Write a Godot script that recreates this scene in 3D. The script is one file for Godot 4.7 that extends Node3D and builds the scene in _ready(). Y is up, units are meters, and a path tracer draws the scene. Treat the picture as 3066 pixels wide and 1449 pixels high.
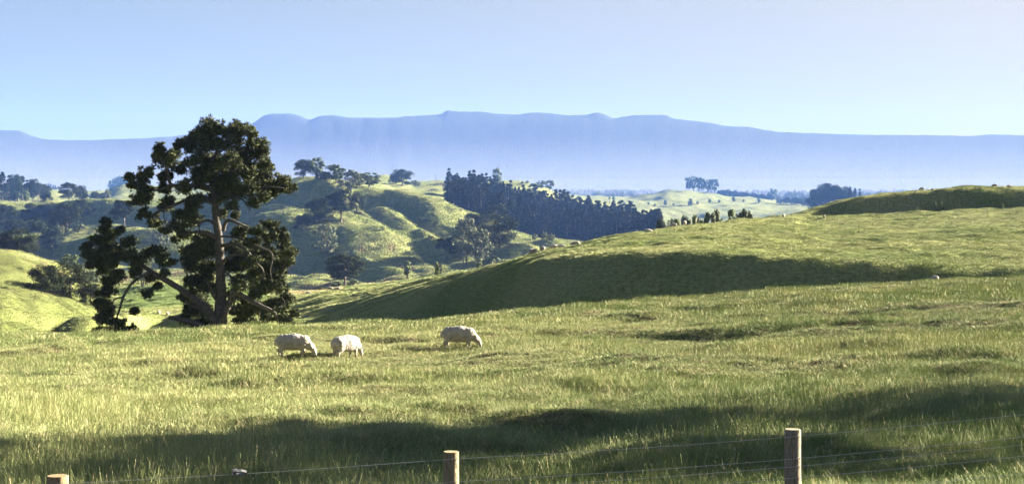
extends Node3D
# Rolling sheep pasture under a low sun. The eye stands at EYE metres; a bearing is u = x / depth,
# and F, HORIZON, CENTRE turn a bearing and a slope into plain numbers when the lie of the land is set out.
const F := 5014.0
const CENTRE := 1533.0
const HORIZON := 545.0
const EYE := 3.3

var U := PackedFloat32Array()      # bearings of the survey lines
var K := 0                         # stations on each line
var SD := PackedFloat32Array()     # station depth
var SY := PackedFloat32Array()     # station height
var SM := PackedFloat32Array()     # station slope
var n_small := FastNoiseLite.new()
var n_mid := FastNoiseLite.new()
var n_gully := FastNoiseLite.new()
var n_patch := FastNoiseLite.new()
var n_soil := FastNoiseLite.new()
var taken := {}
var mats := {}

func _ready() -> void:
	var cam := Camera3D.new()
	cam.name = "camera"
	cam.projection = Camera3D.PROJECTION_FRUSTUM
	cam.keep_aspect = Camera3D.KEEP_HEIGHT
	cam.near = 0.1
	cam.far = 30000.0
	cam.size = 2.0 * 0.1 * 724.5 / F
	cam.frustum_offset = Vector2(0.0, 0.1 * (HORIZON - 724.5) / F)
	cam.position = Vector3(0, EYE, 0)
	add_child(cam)
	cam.current = true

	var env := Environment.new()
	env.tonemap_mode = Environment.TONE_MAPPER_LINEAR
	env.tonemap_exposure = 11.0
	env.background_mode = Environment.BG_SKY
	var sky_look := ProceduralSkyMaterial.new()
	sky_look.sky_top_color = Color(0.10, 0.46, 0.80)
	sky_look.sky_horizon_color = Color(0.78, 0.895, 1.0)
	sky_look.sky_curve = 0.30
	sky_look.ground_bottom_color = Color(0.20, 0.22, 0.16)
	sky_look.ground_horizon_color = Color(0.62, 0.68, 0.72)
	sky_look.sun_angle_max = 92.0
	sky_look.sun_curve = 0.8
	sky_look.energy_multiplier = 1.0
	var sky := Sky.new()
	sky.sky_material = sky_look
	env.sky = sky
	env.background_energy_multiplier = 0.064
	env.fog_enabled = true
	env.fog_density = 0.000027
	env.fog_light_color = Color(0.63, 0.722, 1.0)
	env.volumetric_fog_enabled = true
	env.volumetric_fog_density = 0.0
	env.sdfgi_enabled = true
	env.ssao_enabled = true
	env.ssil_enabled = true
	var world := WorldEnvironment.new()
	world.name = "world"
	world.environment = env
	add_child(world)

	var sun := DirectionalLight3D.new()
	sun.name = "sun"
	sun.light_energy = 1.6
	sun.light_color = Color(1.0, 0.95, 0.85)
	sun.light_angular_distance = 0.5
	sun.shadow_enabled = true
	var az := deg_to_rad(62.0)
	var el := deg_to_rad(16.5)
	var to_sun := Vector3(sin(az) * cos(el), sin(el), -cos(az) * cos(el))
	sun.basis = Basis.looking_at(-to_sun, Vector3.UP)
	add_child(sun)

	make_materials()
	survey()
	print("survey ", Time.get_ticks_msec())
	make_ground()
	print("ground ", Time.get_ticks_msec())
	make_range()
	make_mist()
	make_grass()
	print("grass ", Time.get_ticks_msec())
	make_big_pine()
	print("pine ", Time.get_ticks_msec())
	make_trees()
	print("trees ", Time.get_ticks_msec())
	make_far_woods()
	make_weeds()
	make_sheep()
	print("sheep ", Time.get_ticks_msec())
	make_fence()
	make_poles()
	print("done ", Time.get_ticks_msec())

# ---------------------------------------------------------------- helpers
func numbered(called: String) -> String:
	if not taken.has(called):
		taken[called] = 0
		return called
	taken[called] += 1
	return "%s_%03d" % [called, taken[called]]

func tag(o: Node, label := "", category := "", group := "", kind := "") -> void:
	if label: o.set_meta("label", label)
	if category: o.set_meta("category", category)
	if group: o.set_meta("group", group)
	if kind: o.set_meta("kind", kind)

func base(called: String, at: Vector3, turn := 0.0) -> Node3D:
	var o := Node3D.new()
	o.name = numbered(called)
	add_child(o)
	o.position = at
	o.rotation.y = turn
	return o

func part(called: String, mesh: Mesh, m: Material, parent: Node) -> MeshInstance3D:
	var o := MeshInstance3D.new()
	o.name = called if parent != self else numbered(called)
	o.mesh = mesh
	if m: o.material_override = m
	parent.add_child(o, true)
	return o

func nth(i: int) -> String:
	var w := ["first", "second", "third", "fourth", "fifth", "sixth", "seventh", "eighth", "ninth", "tenth", "eleventh", "twelfth", "thirteenth", "fourteenth", "fifteenth", "sixteenth", "seventeenth", "eighteenth", "nineteenth", "twentieth", "twenty first", "twenty second", "twenty third", "twenty fourth"]
	return w[i] if i > 0 else "leftmost"

func at(x: float, row: float, d: float) -> Vector3:
	return Vector3((x - CENTRE) / F * d, EYE + (HORIZON - row) / F * d, -d)

class Geo:
	var v := PackedVector3Array()
	var n := PackedVector3Array()
	var c := PackedColorArray()
	func tri(a: Vector3, b: Vector3, d: Vector3, out: Vector3, col: Color, round_ := 0.0) -> void:
		var f := (d - a).cross(b - a)
		if f.dot(out) < 0.0:
			var t := b
			b = d
			d = t
			f = -f
		f = f.normalized()
		var nn := f if round_ == 0.0 else (f * (1.0 - round_) + out.normalized() * round_).normalized()
		v.push_back(a); v.push_back(b); v.push_back(d)
		n.push_back(nn); n.push_back(nn); n.push_back(nn)
		c.push_back(col); c.push_back(col); c.push_back(col)
	func tri3(a: Vector3, b: Vector3, d: Vector3, na: Vector3, nb: Vector3, nd: Vector3, col: Color) -> void:
		if (d - a).cross(b - a).dot(na + nb + nd) < 0.0:
			v.push_back(a); v.push_back(d); v.push_back(b)
			n.push_back(na); n.push_back(nd); n.push_back(nb)
		else:
			v.push_back(a); v.push_back(b); v.push_back(d)
			n.push_back(na); n.push_back(nb); n.push_back(nd)
		c.push_back(col); c.push_back(col); c.push_back(col)
	func tube(path: Array, radii: Array, sides: int, col: Color, wob := 0.0, seed_ := 1, capped := true) -> void:
		var rng := RandomNumberGenerator.new()
		rng.seed = seed_
		var rings := []
		var norms := []
		var up := Vector3(0.13, 0.2, 1).normalized()
		for i in path.size():
			var t: Vector3 = (path[mini(i + 1, path.size() - 1)] - path[maxi(i - 1, 0)]).normalized()
			var s := t.cross(up).normalized()
			var w := s.cross(t).normalized()
			up = w
			var ring := []
			var nr := []
			for k in sides:
				var a := TAU * k / sides
				var o := s * cos(a) + w * sin(a)
				ring.push_back(path[i] + o * (radii[i] * (1.0 + rng.randf_range(-wob, wob))))
				nr.push_back(o)
			rings.push_back(ring)
			norms.push_back(nr)
		for i in path.size() - 1:
			for k in sides:
				var k2 := (k + 1) % sides
				var tint := col * (1.0 + rng.randf_range(-wob, wob) * 1.5)
				tri3(rings[i][k], rings[i][k2], rings[i + 1][k], norms[i][k], norms[i][k2], norms[i + 1][k], tint)
				tri3(rings[i][k2], rings[i + 1][k2], rings[i + 1][k], norms[i][k2], norms[i + 1][k2], norms[i + 1][k], tint)
		if capped:
			for e in [0, path.size() - 1]:
				var out: Vector3 = (path[0] - path[1]) if e == 0 else (path[e] - path[e - 1])
				for k in range(1, sides - 1):
					tri(rings[e][0], rings[e][k], rings[e][k + 1], out, col)
	func box(o: Vector3, x: Vector3, y: Vector3, z: Vector3, col: Color) -> void:   # centre and half axes
		for s in [-1.0, 1.0]:
			for q in [[x, y, z], [y, z, x], [z, x, y]]:
				var m: Vector3 = o + q[0] * s
				tri(m - q[1] - q[2], m + q[1] - q[2], m + q[1] + q[2], q[0] * s, col)
				tri(m - q[1] - q[2], m + q[1] + q[2], m - q[1] + q[2], q[0] * s, col)
	func mesh() -> ArrayMesh:
		var a := []
		a.resize(Mesh.ARRAY_MAX)
		a[Mesh.ARRAY_VERTEX] = v
		a[Mesh.ARRAY_NORMAL] = n
		a[Mesh.ARRAY_COLOR] = c
		var m := ArrayMesh.new()
		m.add_surface_from_arrays(Mesh.PRIMITIVE_TRIANGLES, a)
		return m

func smooth_path(pts: Array, radii: Array, steps: int) -> Array:
	var p := []
	var r := []
	for i in pts.size() - 1:
		var a: Vector3 = pts[maxi(i - 1, 0)]
		var b: Vector3 = pts[i]
		var c: Vector3 = pts[i + 1]
		var d: Vector3 = pts[mini(i + 2, pts.size() - 1)]
		for s in steps:
			var t := float(s) / steps
			p.push_back(b.cubic_interpolate(c, a, d, t))
			r.push_back(lerpf(radii[i], radii[i + 1], t))
	p.push_back(pts[-1])
	r.push_back(radii[-1])
	return [p, r]

func noise(type: int, wave: float, seed_: int, octaves := 3) -> FastNoiseLite:
	var n := FastNoiseLite.new()
	n.noise_type = type
	n.frequency = 1.0 / wave
	n.seed = seed_
	n.fractal_octaves = octaves
	n.fractal_type = FastNoiseLite.FRACTAL_FBM if octaves > 1 else FastNoiseLite.FRACTAL_NONE
	return n

func noise_texture(n: FastNoiseLite, lo: Color, hi: Color, size := 512) -> ImageTexture:
	var im := Image.create(size, size, false, Image.FORMAT_RGB8)
	var g := n.get_seamless_image(size, size)
	for y in size:
		for x in size:
			im.set_pixel(x, y, lo.lerp(hi, g.get_pixel(x, y).r))
	return ImageTexture.create_from_image(im)

func bump_texture(n: FastNoiseLite, strength: float, size := 512) -> ImageTexture:
	var im := n.get_seamless_image(size, size)
	im.convert(Image.FORMAT_RGBA8)
	im.bump_map_to_normal_map(strength)
	return ImageTexture.create_from_image(im)

func plain(color: Color, rough := 0.95) -> StandardMaterial3D:
	var m := StandardMaterial3D.new()
	m.albedo_color = color
	m.roughness = rough
	m.metallic_specular = 0.25
	return m

func make_materials() -> void:
	var t := noise_texture(noise(FastNoiseLite.TYPE_SIMPLEX_SMOOTH, 40.0, 3, 5), Color(0.58, 0.58, 0.58), Color(1, 1, 1))
	var b := bump_texture(noise(FastNoiseLite.TYPE_SIMPLEX_SMOOTH, 22.0, 5, 5), 14.0)
	for s in [["pasture", 0.45], ["slope", 0.12], ["hill", 0.04], ["plain", 0.008]]:
		var m := plain(Color(1, 1, 1), 1.0)
		m.vertex_color_use_as_albedo = true
		m.albedo_texture = t
		m.normal_enabled = true
		m.normal_texture = b
		m.normal_scale = 1.0
		m.uv1_triplanar = true
		m.uv1_world_triplanar = true
		m.uv1_scale = Vector3.ONE * float(s[1])
		m.metallic_specular = 0.1
		mats[s[0]] = m
	var g := plain(Color(1, 1, 1), 0.75)
	g.vertex_color_use_as_albedo = true
	g.backlight = Color(0.72, 0.78, 0.45)
	g.metallic_specular = 0.3
	mats.grass = g
	var l := plain(Color(1, 1, 1), 0.7)
	l.vertex_color_use_as_albedo = true
	l.backlight = Color(0.22, 0.26, 0.12)
	mats.leaf = l
	var nd := plain(Color(1, 1, 1), 0.75)
	nd.vertex_color_use_as_albedo = true
	nd.metallic_specular = 0.15
	mats.needle = nd
	var bo := plain(Color(1, 1, 1), 0.7)
	bo.vertex_color_use_as_albedo = true
	bo.metallic_specular = 0.25
	bo.backlight = Color(0.20, 0.24, 0.10)
	mats.bough = bo
	var k := plain(Color(1, 1, 1), 0.95)
	k.vertex_color_use_as_albedo = true
	k.albedo_texture = noise_texture(noise(FastNoiseLite.TYPE_SIMPLEX_SMOOTH, 24.0, 9, 4), Color(0.45, 0.43, 0.42), Color(1, 1, 1), 256)
	k.uv1_triplanar = true
	k.uv1_scale = Vector3(0.9, 0.25, 0.9)
	k.normal_enabled = true
	k.normal_texture = bump_texture(noise(FastNoiseLite.TYPE_CELLULAR, 26.0, 11, 3), 10.0, 256)
	mats.bark = k
	var w := plain(Color(1, 1, 1), 1.0)
	w.vertex_color_use_as_albedo = true
	w.albedo_texture = noise_texture(noise(FastNoiseLite.TYPE_SIMPLEX_SMOOTH, 20.0, 13, 4), Color(0.74, 0.72, 0.68), Color(1, 1, 1), 256)
	w.normal_enabled = true
	w.normal_texture = bump_texture(noise(FastNoiseLite.TYPE_CELLULAR, 14.0, 15, 2), 16.0, 256)
	w.uv1_triplanar = true
	w.uv1_scale = Vector3.ONE * 2.4
	w.rim_enabled = true
	w.rim = 0.4
	mats.wool = w
	var p := plain(Color(1, 1, 1), 0.9)
	p.vertex_color_use_as_albedo = true
	p.albedo_texture = noise_texture(noise(FastNoiseLite.TYPE_SIMPLEX_SMOOTH, 18.0, 17, 4), Color(0.40, 0.37, 0.34), Color(1, 1, 1), 256)
	p.uv1_triplanar = true
	p.uv1_scale = Vector3(9.0, 0.5, 9.0)
	p.normal_enabled = true
	p.normal_texture = bump_texture(noise(FastNoiseLite.TYPE_SIMPLEX_SMOOTH, 12.0, 19, 3), 6.0, 256)
	mats.wood = p
	var s := plain(Color(0.70, 0.70, 0.69), 0.45)
	s.metallic = 0.4
	mats.zinc = s
	var st := plain(Color(0.42, 0.42, 0.43), 0.5)
	st.metallic = 0.6
	mats.steel = st
	var r := plain(Color(0.10, 0.08, 0.07), 0.6)
	mats.dark = r

# ---------------------------------------------------------------- the lie of the land
# Each line of stations runs across the view: bearing mark, then slope mark ("r") or height over the fence line ("y"), then depth.
func lines() -> Array:
	return [
		["y", [0, -0.15, 5.0, 3066, 0.2, 5.0]],
		["y", [0, -0.22, 13.5, 1533, -0.02, 13.5, 3066, 0.20, 13.5]],
		["r", [0, 1462, 20.0, 1533, 1452, 20.0, 3066, 1432, 20.0]],
		["r", [0, 1160, 42.0, 900, 1140, 42.0, 1533, 1118, 42.0, 2200, 1086, 42.0, 3066, 1040, 42.0]],
		["r", [0, 1033, 75.0, 300, 1015, 78.0, 600, 1001, 80.0, 900, 986, 82.0, 1300, 966, 86.0, 1500, 950, 90.0, 2000, 908, 98.0, 2500, 870, 105.0, 3066, 838, 112.0]],
		# ground behind the near crest
		["y", [0, -9.5, 130.0, 300, -9.3, 128.0, 640, -8.9, 128.0, 800, -13.0, 145.0, 1000, -18.5, 165.0, 1300, -20.0, 165.0, 1500, -19.5, 158.0, 1800, -18.0, 154.0, 2000, -17.0, 152.0, 2300, -14.8, 150.0, 2500, -13.0, 149.0, 2800, -11.0, 148.0, 3066, -9.5, 147.0]],
		# shoulder of the second slope
		["r", [0, 1130, 190.0, 85, 1112, 209.0, 192, 1088, 229.0, 300, 1078, 249.0, 420, 1058, 278.0, 500, 1020, 280.0, 580, 985, 235.0, 660, 975, 190.0, 760, 960, 200.0, 850, 925, 268.0, 1000, 894, 262.0, 1250, 866, 230.0, 1400, 838, 208.0, 1500, 817, 194.0, 1600, 790, 184.0, 1700, 774, 178.0, 1900, 757, 174.0, 2100, 752, 170.0, 2340, 766, 166.0, 2600, 782, 163.0, 3066, 798, 159.0]],
		# its crest
		["r", [0, 1050, 200.0, 85, 1018, 220.0, 192, 984, 240.0, 300, 968, 260.0, 420, 945, 290.0, 526, 932, 310.0, 700, 914, 320.0, 850, 896, 310.0, 1000, 876, 290.0, 1250, 845, 250.0, 1400, 818, 225.0, 1500, 794, 210.0, 1600, 767, 200.0, 1700, 741, 200.0, 1900, 705, 215.0, 2100, 675, 240.0, 2340, 651, 300.0, 2450, 643, 336.0, 2600, 638, 337.0, 2800, 632, 337.0, 3066, 624, 337.0]],
		# dip behind it at left, crest of the right-hand hill at right
		["r", [0, 1065, 240.0, 85, 1040, 255.0, 192, 1010, 280.0, 300, 985, 292.0, 420, 938, 305.0, 526, 926, 325.0, 700, 906, 340.0, 850, 894, 335.0, 1000, 880, 325.0, 1250, 870, 300.0, 1500, 850, 270.0, 1700, 800, 270.0, 1900, 770, 285.0, 2100, 740, 310.0, 2250, 690, 330.0, 2340, 655, 340.0, 2400, 636, 343.0, 2450, 620, 343.5, 2600, 587, 344.0, 2750, 572, 344.5, 2900, 564, 344.5, 3066, 560, 345.0]],
		# left knoll crest, green crop, hollow behind the second slope
		["r", [0, 873, 300.0, 90, 878, 302.0, 180, 905, 308.0, 250, 930, 315.0, 300, 951, 322.0, 400, 925, 350.0, 526, 908, 360.0, 700, 888, 372.0, 850, 884, 370.0, 950, 878, 372.0, 1060, 863, 372.0, 1200, 846, 372.0, 1350, 829, 372.0, 1500, 822, 372.0, 1700, 815, 372.0, 1900, 790, 372.0, 2100, 750, 380.0, 2250, 710, 385.0, 2340, 680, 388.0, 2450, 640, 392.0, 2600, 610, 395.0, 3066, 580, 400.0]],
		# hollow behind the left knoll, foot of the middle hill
		["r", [0, 905, 360.0, 100, 915, 365.0, 180, 930, 370.0, 300, 930, 385.0, 400, 890, 420.0, 526, 870, 430.0, 700, 862, 440.0, 850, 883, 430.0, 950, 880, 440.0, 1060, 861, 440.0, 1200, 850, 450.0, 1350, 838, 450.0, 1500, 845, 450.0, 1700, 845, 450.0, 1900, 810, 450.0, 2100, 770, 450.0, 2340, 700, 450.0, 2600, 640, 460.0, 3066, 600, 480.0]],
		# second left knoll
		["r", [0, 762, 425.0, 60, 772, 425.0, 110, 788, 428.0, 175, 808, 432.0, 240, 860, 450.0, 300, 880, 460.0, 400, 862, 480.0, 526, 850, 490.0, 640, 845, 500.0, 760, 848, 505.0, 830, 872, 520.0, 950, 882, 520.0, 1060, 858, 522.0, 1200, 846, 530.0, 1350, 818, 545.0, 1450, 812, 550.0, 1600, 800, 560.0, 1800, 780, 560.0, 2000, 740, 560.0, 2340, 690, 600.0, 3066, 640, 620.0]],
		# shaded floor at left, lower slope of the middle hill
		["r", [0, 800, 634.0, 100, 806, 629.0, 200, 812, 622.0, 300, 812, 614.0, 420, 805, 609.0, 526, 800, 609.0, 640, 800, 614.0, 700, 800, 612.0, 780, 835, 575.0, 850, 852, 575.0, 950, 830, 575.0, 1060, 815, 575.0, 1200, 790, 580.0, 1350, 770, 590.0, 1450, 770, 590.0, 1600, 755, 590.0, 1800, 755, 590.0, 2000, 720, 600.0, 2340, 680, 640.0, 3066, 640, 700.0]],
		# lower bench at left, middle of the middle hill
		["r", [0, 722, 650.0, 100, 720, 645.0, 200, 708, 638.0, 300, 697, 631.0, 420, 694, 626.0, 526, 700, 626.0, 640, 712, 632.0, 720, 700, 640.0, 800, 712, 625.0, 900, 716, 622.0, 1000, 700, 622.0, 1100, 700, 622.0, 1200, 708, 622.0, 1350, 706, 628.0, 1450, 712, 630.0, 1550, 715, 630.0, 1650, 732, 628.0, 1800, 745, 622.0, 2000, 715, 640.0, 2340, 680, 680.0, 3066, 640, 740.0]],
		# back edge of that bench
		["r", [0, 700, 714.0, 100, 698, 711.0, 200, 690, 707.0, 300, 682, 703.0, 420, 676, 699.0, 526, 676, 696.0, 640, 668, 692.0, 720, 625, 688.0, 800, 612, 680.0, 900, 606, 676.0, 1000, 608, 672.0, 1100, 620, 668.0, 1200, 636, 664.0, 1300, 645, 660.0, 1400, 664, 656.0, 1500, 690, 650.0, 1600, 712, 650.0, 1800, 740, 640.0, 2000, 715, 680.0, 2340, 680, 720.0, 3066, 640, 780.0]],
		# upper crest
		["r", [0, 618, 727.0, 150, 612, 722.0, 300, 608, 717.0, 450, 610, 711.0, 560, 600, 709.0, 640, 582, 708.0, 720, 556, 708.0, 800, 545, 708.0, 860, 538, 710.0, 950, 531, 706.0, 1010, 543, 704.0, 1060, 560, 702.0, 1100, 568, 700.0, 1300, 604, 692.0, 1450, 642, 682.0, 1530, 678, 674.0, 1600, 702, 668.0, 1700, 722, 660.0, 1800, 738, 655.0, 2000, 715, 720.0, 2340, 680, 760.0, 3066, 640, 820.0]],
		# dip behind the crest
		["r", [0, 616, 800.0, 300, 612, 800.0, 600, 604, 800.0, 860, 556, 770.0, 1000, 575, 765.0, 1180, 606, 755.0, 1330, 636, 750.0, 1450, 672, 742.0, 1600, 724, 735.0, 1800, 755, 728.0, 1950, 745, 730.0, 2100, 725, 750.0, 2340, 690, 800.0, 3066, 660, 860.0]],
		["r", [0, 604, 950.0, 300, 608, 950.0, 600, 602, 940.0, 860, 562, 900.0, 950, 562, 900.0, 1060, 554, 900.0, 1130, 556, 905.0, 1200, 566, 900.0, 1330, 582, 890.0, 1450, 604, 880.0, 1600, 646, 872.0, 1800, 696, 862.0, 1950, 704, 862.0, 2150, 694, 880.0, 2340, 684, 900.0, 3066, 650, 1000.0]],
		["r", [0, 566, 1150.0, 130, 568, 1150.0, 200, 578, 1160.0, 290, 590, 1180.0, 340, 563, 1200.0, 370, 554, 1210.0, 410, 553, 1210.0, 470, 562, 1200.0, 600, 566, 1150.0, 860, 566, 1100.0, 1050, 548, 1060.0, 1110, 533, 1080.0, 1160, 528, 1080.0, 1200, 533, 1080.0, 1240, 548, 1080.0, 1300, 547, 1080.0, 1400, 545, 1080.0, 1540, 547, 1080.0, 1600, 556, 1085.0, 1640, 570, 1090.0, 1700, 592, 1100.0, 1800, 618, 1130.0, 1900, 646, 1150.0, 2100, 674, 1150.0, 2200, 674, 1150.0, 2400, 642, 1150.0, 3066, 600, 1300.0]],
		["r", [0, 575, 1350.0, 600, 575, 1350.0, 1200, 572, 1300.0, 1540, 575, 1300.0, 1700, 596, 1310.0, 1900, 612, 1340.0, 2000, 612, 1340.0, 2100, 618, 1340.0, 2200, 622, 1340.0, 2400, 630, 1330.0, 3066, 610, 1450.0]],
		["r", [0, 580, 1600.0, 600, 578, 1600.0, 1200, 574, 1550.0, 1540, 576, 1540.0, 1700, 583, 1540.0, 1780, 590, 1550.0, 1860, 592, 1560.0, 1950, 583, 1560.0, 2010, 572, 1560.0, 2060, 572, 1560.0, 2150, 586, 1560.0, 2250, 596, 1560.0, 2340, 606, 1540.0, 2430, 614, 1500.0, 2600, 618, 1550.0, 3066, 612, 1650.0]],
		["y", [0, -40.0, 2300.0, 3066, -40.0, 2300.0]],
		["y", [0, -42.0, 6500.0, 3066, -42.0, 6500.0]],
	]

func pchip(xs: Array, ys: Array, x: float) -> float:
	var n := xs.size()
	if x <= xs[0]: return ys[0]
	if x >= xs[n - 1]: return ys[n - 1]
	var i := 0
	while x > xs[i + 1]: i += 1
	var h: float = xs[i + 1] - xs[i]
	var d: float = (ys[i + 1] - ys[i]) / h
	var m0 := d
	var m1 := d
	if i > 0:
		var dp: float = (ys[i] - ys[i - 1]) / (xs[i] - xs[i - 1])
		m0 = 0.0 if dp * d <= 0.0 else 2.0 * dp * d / (dp + d)
	if i < n - 2:
		var dn: float = (ys[i + 2] - ys[i + 1]) / (xs[i + 2] - xs[i + 1])
		m1 = 0.0 if dn * d <= 0.0 else 2.0 * dn * d / (dn + d)
	var t := (x - float(xs[i])) / h
	var t2 := t * t
	var t3 := t2 * t
	return ys[i] * (2 * t3 - 3 * t2 + 1) + h * m0 * (t3 - 2 * t2 + t) + ys[i + 1] * (3 * t2 - 2 * t3) + h * m1 * (t3 - t2)

func survey() -> void:
	n_small = noise(FastNoiseLite.TYPE_SIMPLEX_SMOOTH, 5.5, 21, 2)
	n_mid = noise(FastNoiseLite.TYPE_SIMPLEX_SMOOTH, 46.0, 22, 4)
	n_gully = noise(FastNoiseLite.TYPE_SIMPLEX_SMOOTH, 1.0, 23, 3)
	n_patch = noise(FastNoiseLite.TYPE_SIMPLEX_SMOOTH, 9.0, 24, 3)
	n_soil = noise(FastNoiseLite.TYPE_SIMPLEX_SMOOTH, 13.0, 25, 3)
	for u in [-1.6, -1.2, -0.9, -0.7, -0.55, -0.46, -0.40, -0.37, -0.35]: U.push_back(u)
	var n := 480
	for i in n + 1: U.push_back(-0.34 + 0.68 * i / n)
	for u in [0.35, 0.37, 0.40, 0.46, 0.55, 0.7, 0.9, 1.2, 1.6]: U.push_back(u)
	var ls := lines()
	K = ls.size()
	var cols := []
	for l in ls:
		var a: Array = l[1]
		var xs := []
		var hs := []
		var ds := []
		for i in range(0, a.size(), 3):
			xs.push_back(float(a[i]))
			ds.push_back(float(a[i + 2]))
			hs.push_back(float(a[i + 1]) if l[0] == "y" else EYE + (HORIZON - float(a[i + 1])) / F * float(a[i + 2]))
		cols.push_back([xs, hs, ds])
	for u in U:
		var x := CENTRE + u * F
		var dd := []
		var yy := []
		for c in cols:
			yy.push_back(pchip(c[0], c[1], x))
			dd.push_back(pchip(c[0], c[2], x))
		for k in range(1, K):
			if dd[k] < dd[k - 1] + 2.0: dd[k] = dd[k - 1] + 2.0
		for k in K:
			var m := 0.0
			if k > 0 and k < K - 1:
				var a: float = (yy[k] - yy[k - 1]) / (dd[k] - dd[k - 1])
				var b: float = (yy[k + 1] - yy[k]) / (dd[k + 1] - dd[k])
				if a * b > 0.0: m = 2.0 * a * b / (a + b)
			elif k == 0:
				m = (yy[1] - yy[0]) / (dd[1] - dd[0])
			SD.push_back(dd[k])
			SY.push_back(yy[k])
			SM.push_back(m)

func line_height(c: int, d: float) -> float:
	var o := c * K
	if d <= SD[o]: return SY[o]
	if d >= SD[o + K - 1]: return SY[o + K - 1]
	var i := o
	while d > SD[i + 1]: i += 1
	var h := SD[i + 1] - SD[i]
	var t := (d - SD[i]) / h
	var t2 := t * t
	var t3 := t2 * t
	return SY[i] * (2.0 * t3 - 3.0 * t2 + 1.0) + h * SM[i] * (t3 - 2.0 * t2 + t) + SY[i + 1] * (3.0 * t2 - 2.0 * t3) + h * SM[i + 1] * (t3 - t2)

func swell(x: float, d: float) -> float:   # humps, terracettes and gullies on top of the survey lines
	var r := 0.0
	if d < 160.0:
		var w := smoothstep(14.0, 24.0, d) * (1.0 - smoothstep(120.0, 160.0, d))
		r += w * (n_small.get_noise_2d(x * 0.7, d) * 0.36 + n_small.get_noise_2d(x * 2.6 + 70.0, d * 2.6) * 0.11)
	if d > 120.0 and d < 3000.0:
		var w2 := smoothstep(120.0, 200.0, d)
		r += w2 * n_small.get_noise_2d(x * 0.35 + 40.0, d * 0.5) * 0.5
		if d < 440.0:
			r += w2 * n_small.get_noise_2d(x * 1.1 + 7.0, d * 1.4) * 0.26
			var left := 1.0 - smoothstep(360.0, 460.0, CENTRE + x / d * F)
			if left > 0.0: r += left * smoothstep(200.0, 240.0, d) * (1.0 - smoothstep(400.0, 440.0, d)) * n_gully.get_noise_2d(x / 20.0, d / 26.0) * 2.2
		r += smoothstep(180.0, 380.0, d) * n_mid.get_noise_2d(x, d) * lerpf(0.45, 3.0, smoothstep(300.0, 560.0, d))
	if d > 440.0 and d < 1000.0:
		var mark := CENTRE + x / d * F
		var on := smoothstep(470.0, 560.0, d) * (1.0 - smoothstep(690.0, 712.0, d)) * smoothstep(560.0, 760.0, mark) * (1.0 - smoothstep(1560.0, 1720.0, mark))
		if on > 0.0:
			var s := x * 0.86 + d * 0.50
			var a := -x * 0.50 + d * 0.86
			var g := n_gully.get_noise_2d(s / 74.0, a / 230.0)
			r += on * (3.0 - 7.5 * pow(1.0 - absf(g), 4.0))
			r += on * n_gully.get_noise_2d(s / 17.0 + 9.0, a / 40.0) * 1.0
	return r

func ground(u: float, d: float) -> float:
	var i := clampi(U.bsearch(u) - 1, 0, U.size() - 2)
	var t := clampf((u - U[i]) / (U[i + 1] - U[i]), 0.0, 1.0)
	return lerpf(line_height(i, d), line_height(i + 1, d), t) + swell(u * d, d)

func ground_at(x: float, z: float) -> float:
	return ground(x / -z, -z)

# the place where the sight line of a bearing mark and slope mark first meets the ground beyond d0
func spot(x: float, row: float, d0: float, d1: float) -> Vector3:
	var u := (x - CENTRE) / F
	var v := (HORIZON - row) / F
	var d := d0
	var best := d0
	var gap := 1e9
	while d < d1:
		var g := EYE + v * d - ground(u, d)
		if absf(g) < gap:
			gap = absf(g)
			best = d
		if g <= 0.0: break
		d += maxf(0.25, d * 0.002)
	return Vector3(u * best, ground(u, best), -best)

# the brow of the ground along a bearing, between two depths
func brow(x: float, d0: float, d1: float) -> Vector3:
	var u := (x - CENTRE) / F
	var best := d0
	var high := -1e9
	var d := d0
	while d < d1:
		var e := (ground(u, d) - EYE) / d
		if e > high:
			high = e
			best = d
		d += 0.5
	return Vector3(u * best, ground(u, best), -best)

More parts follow.
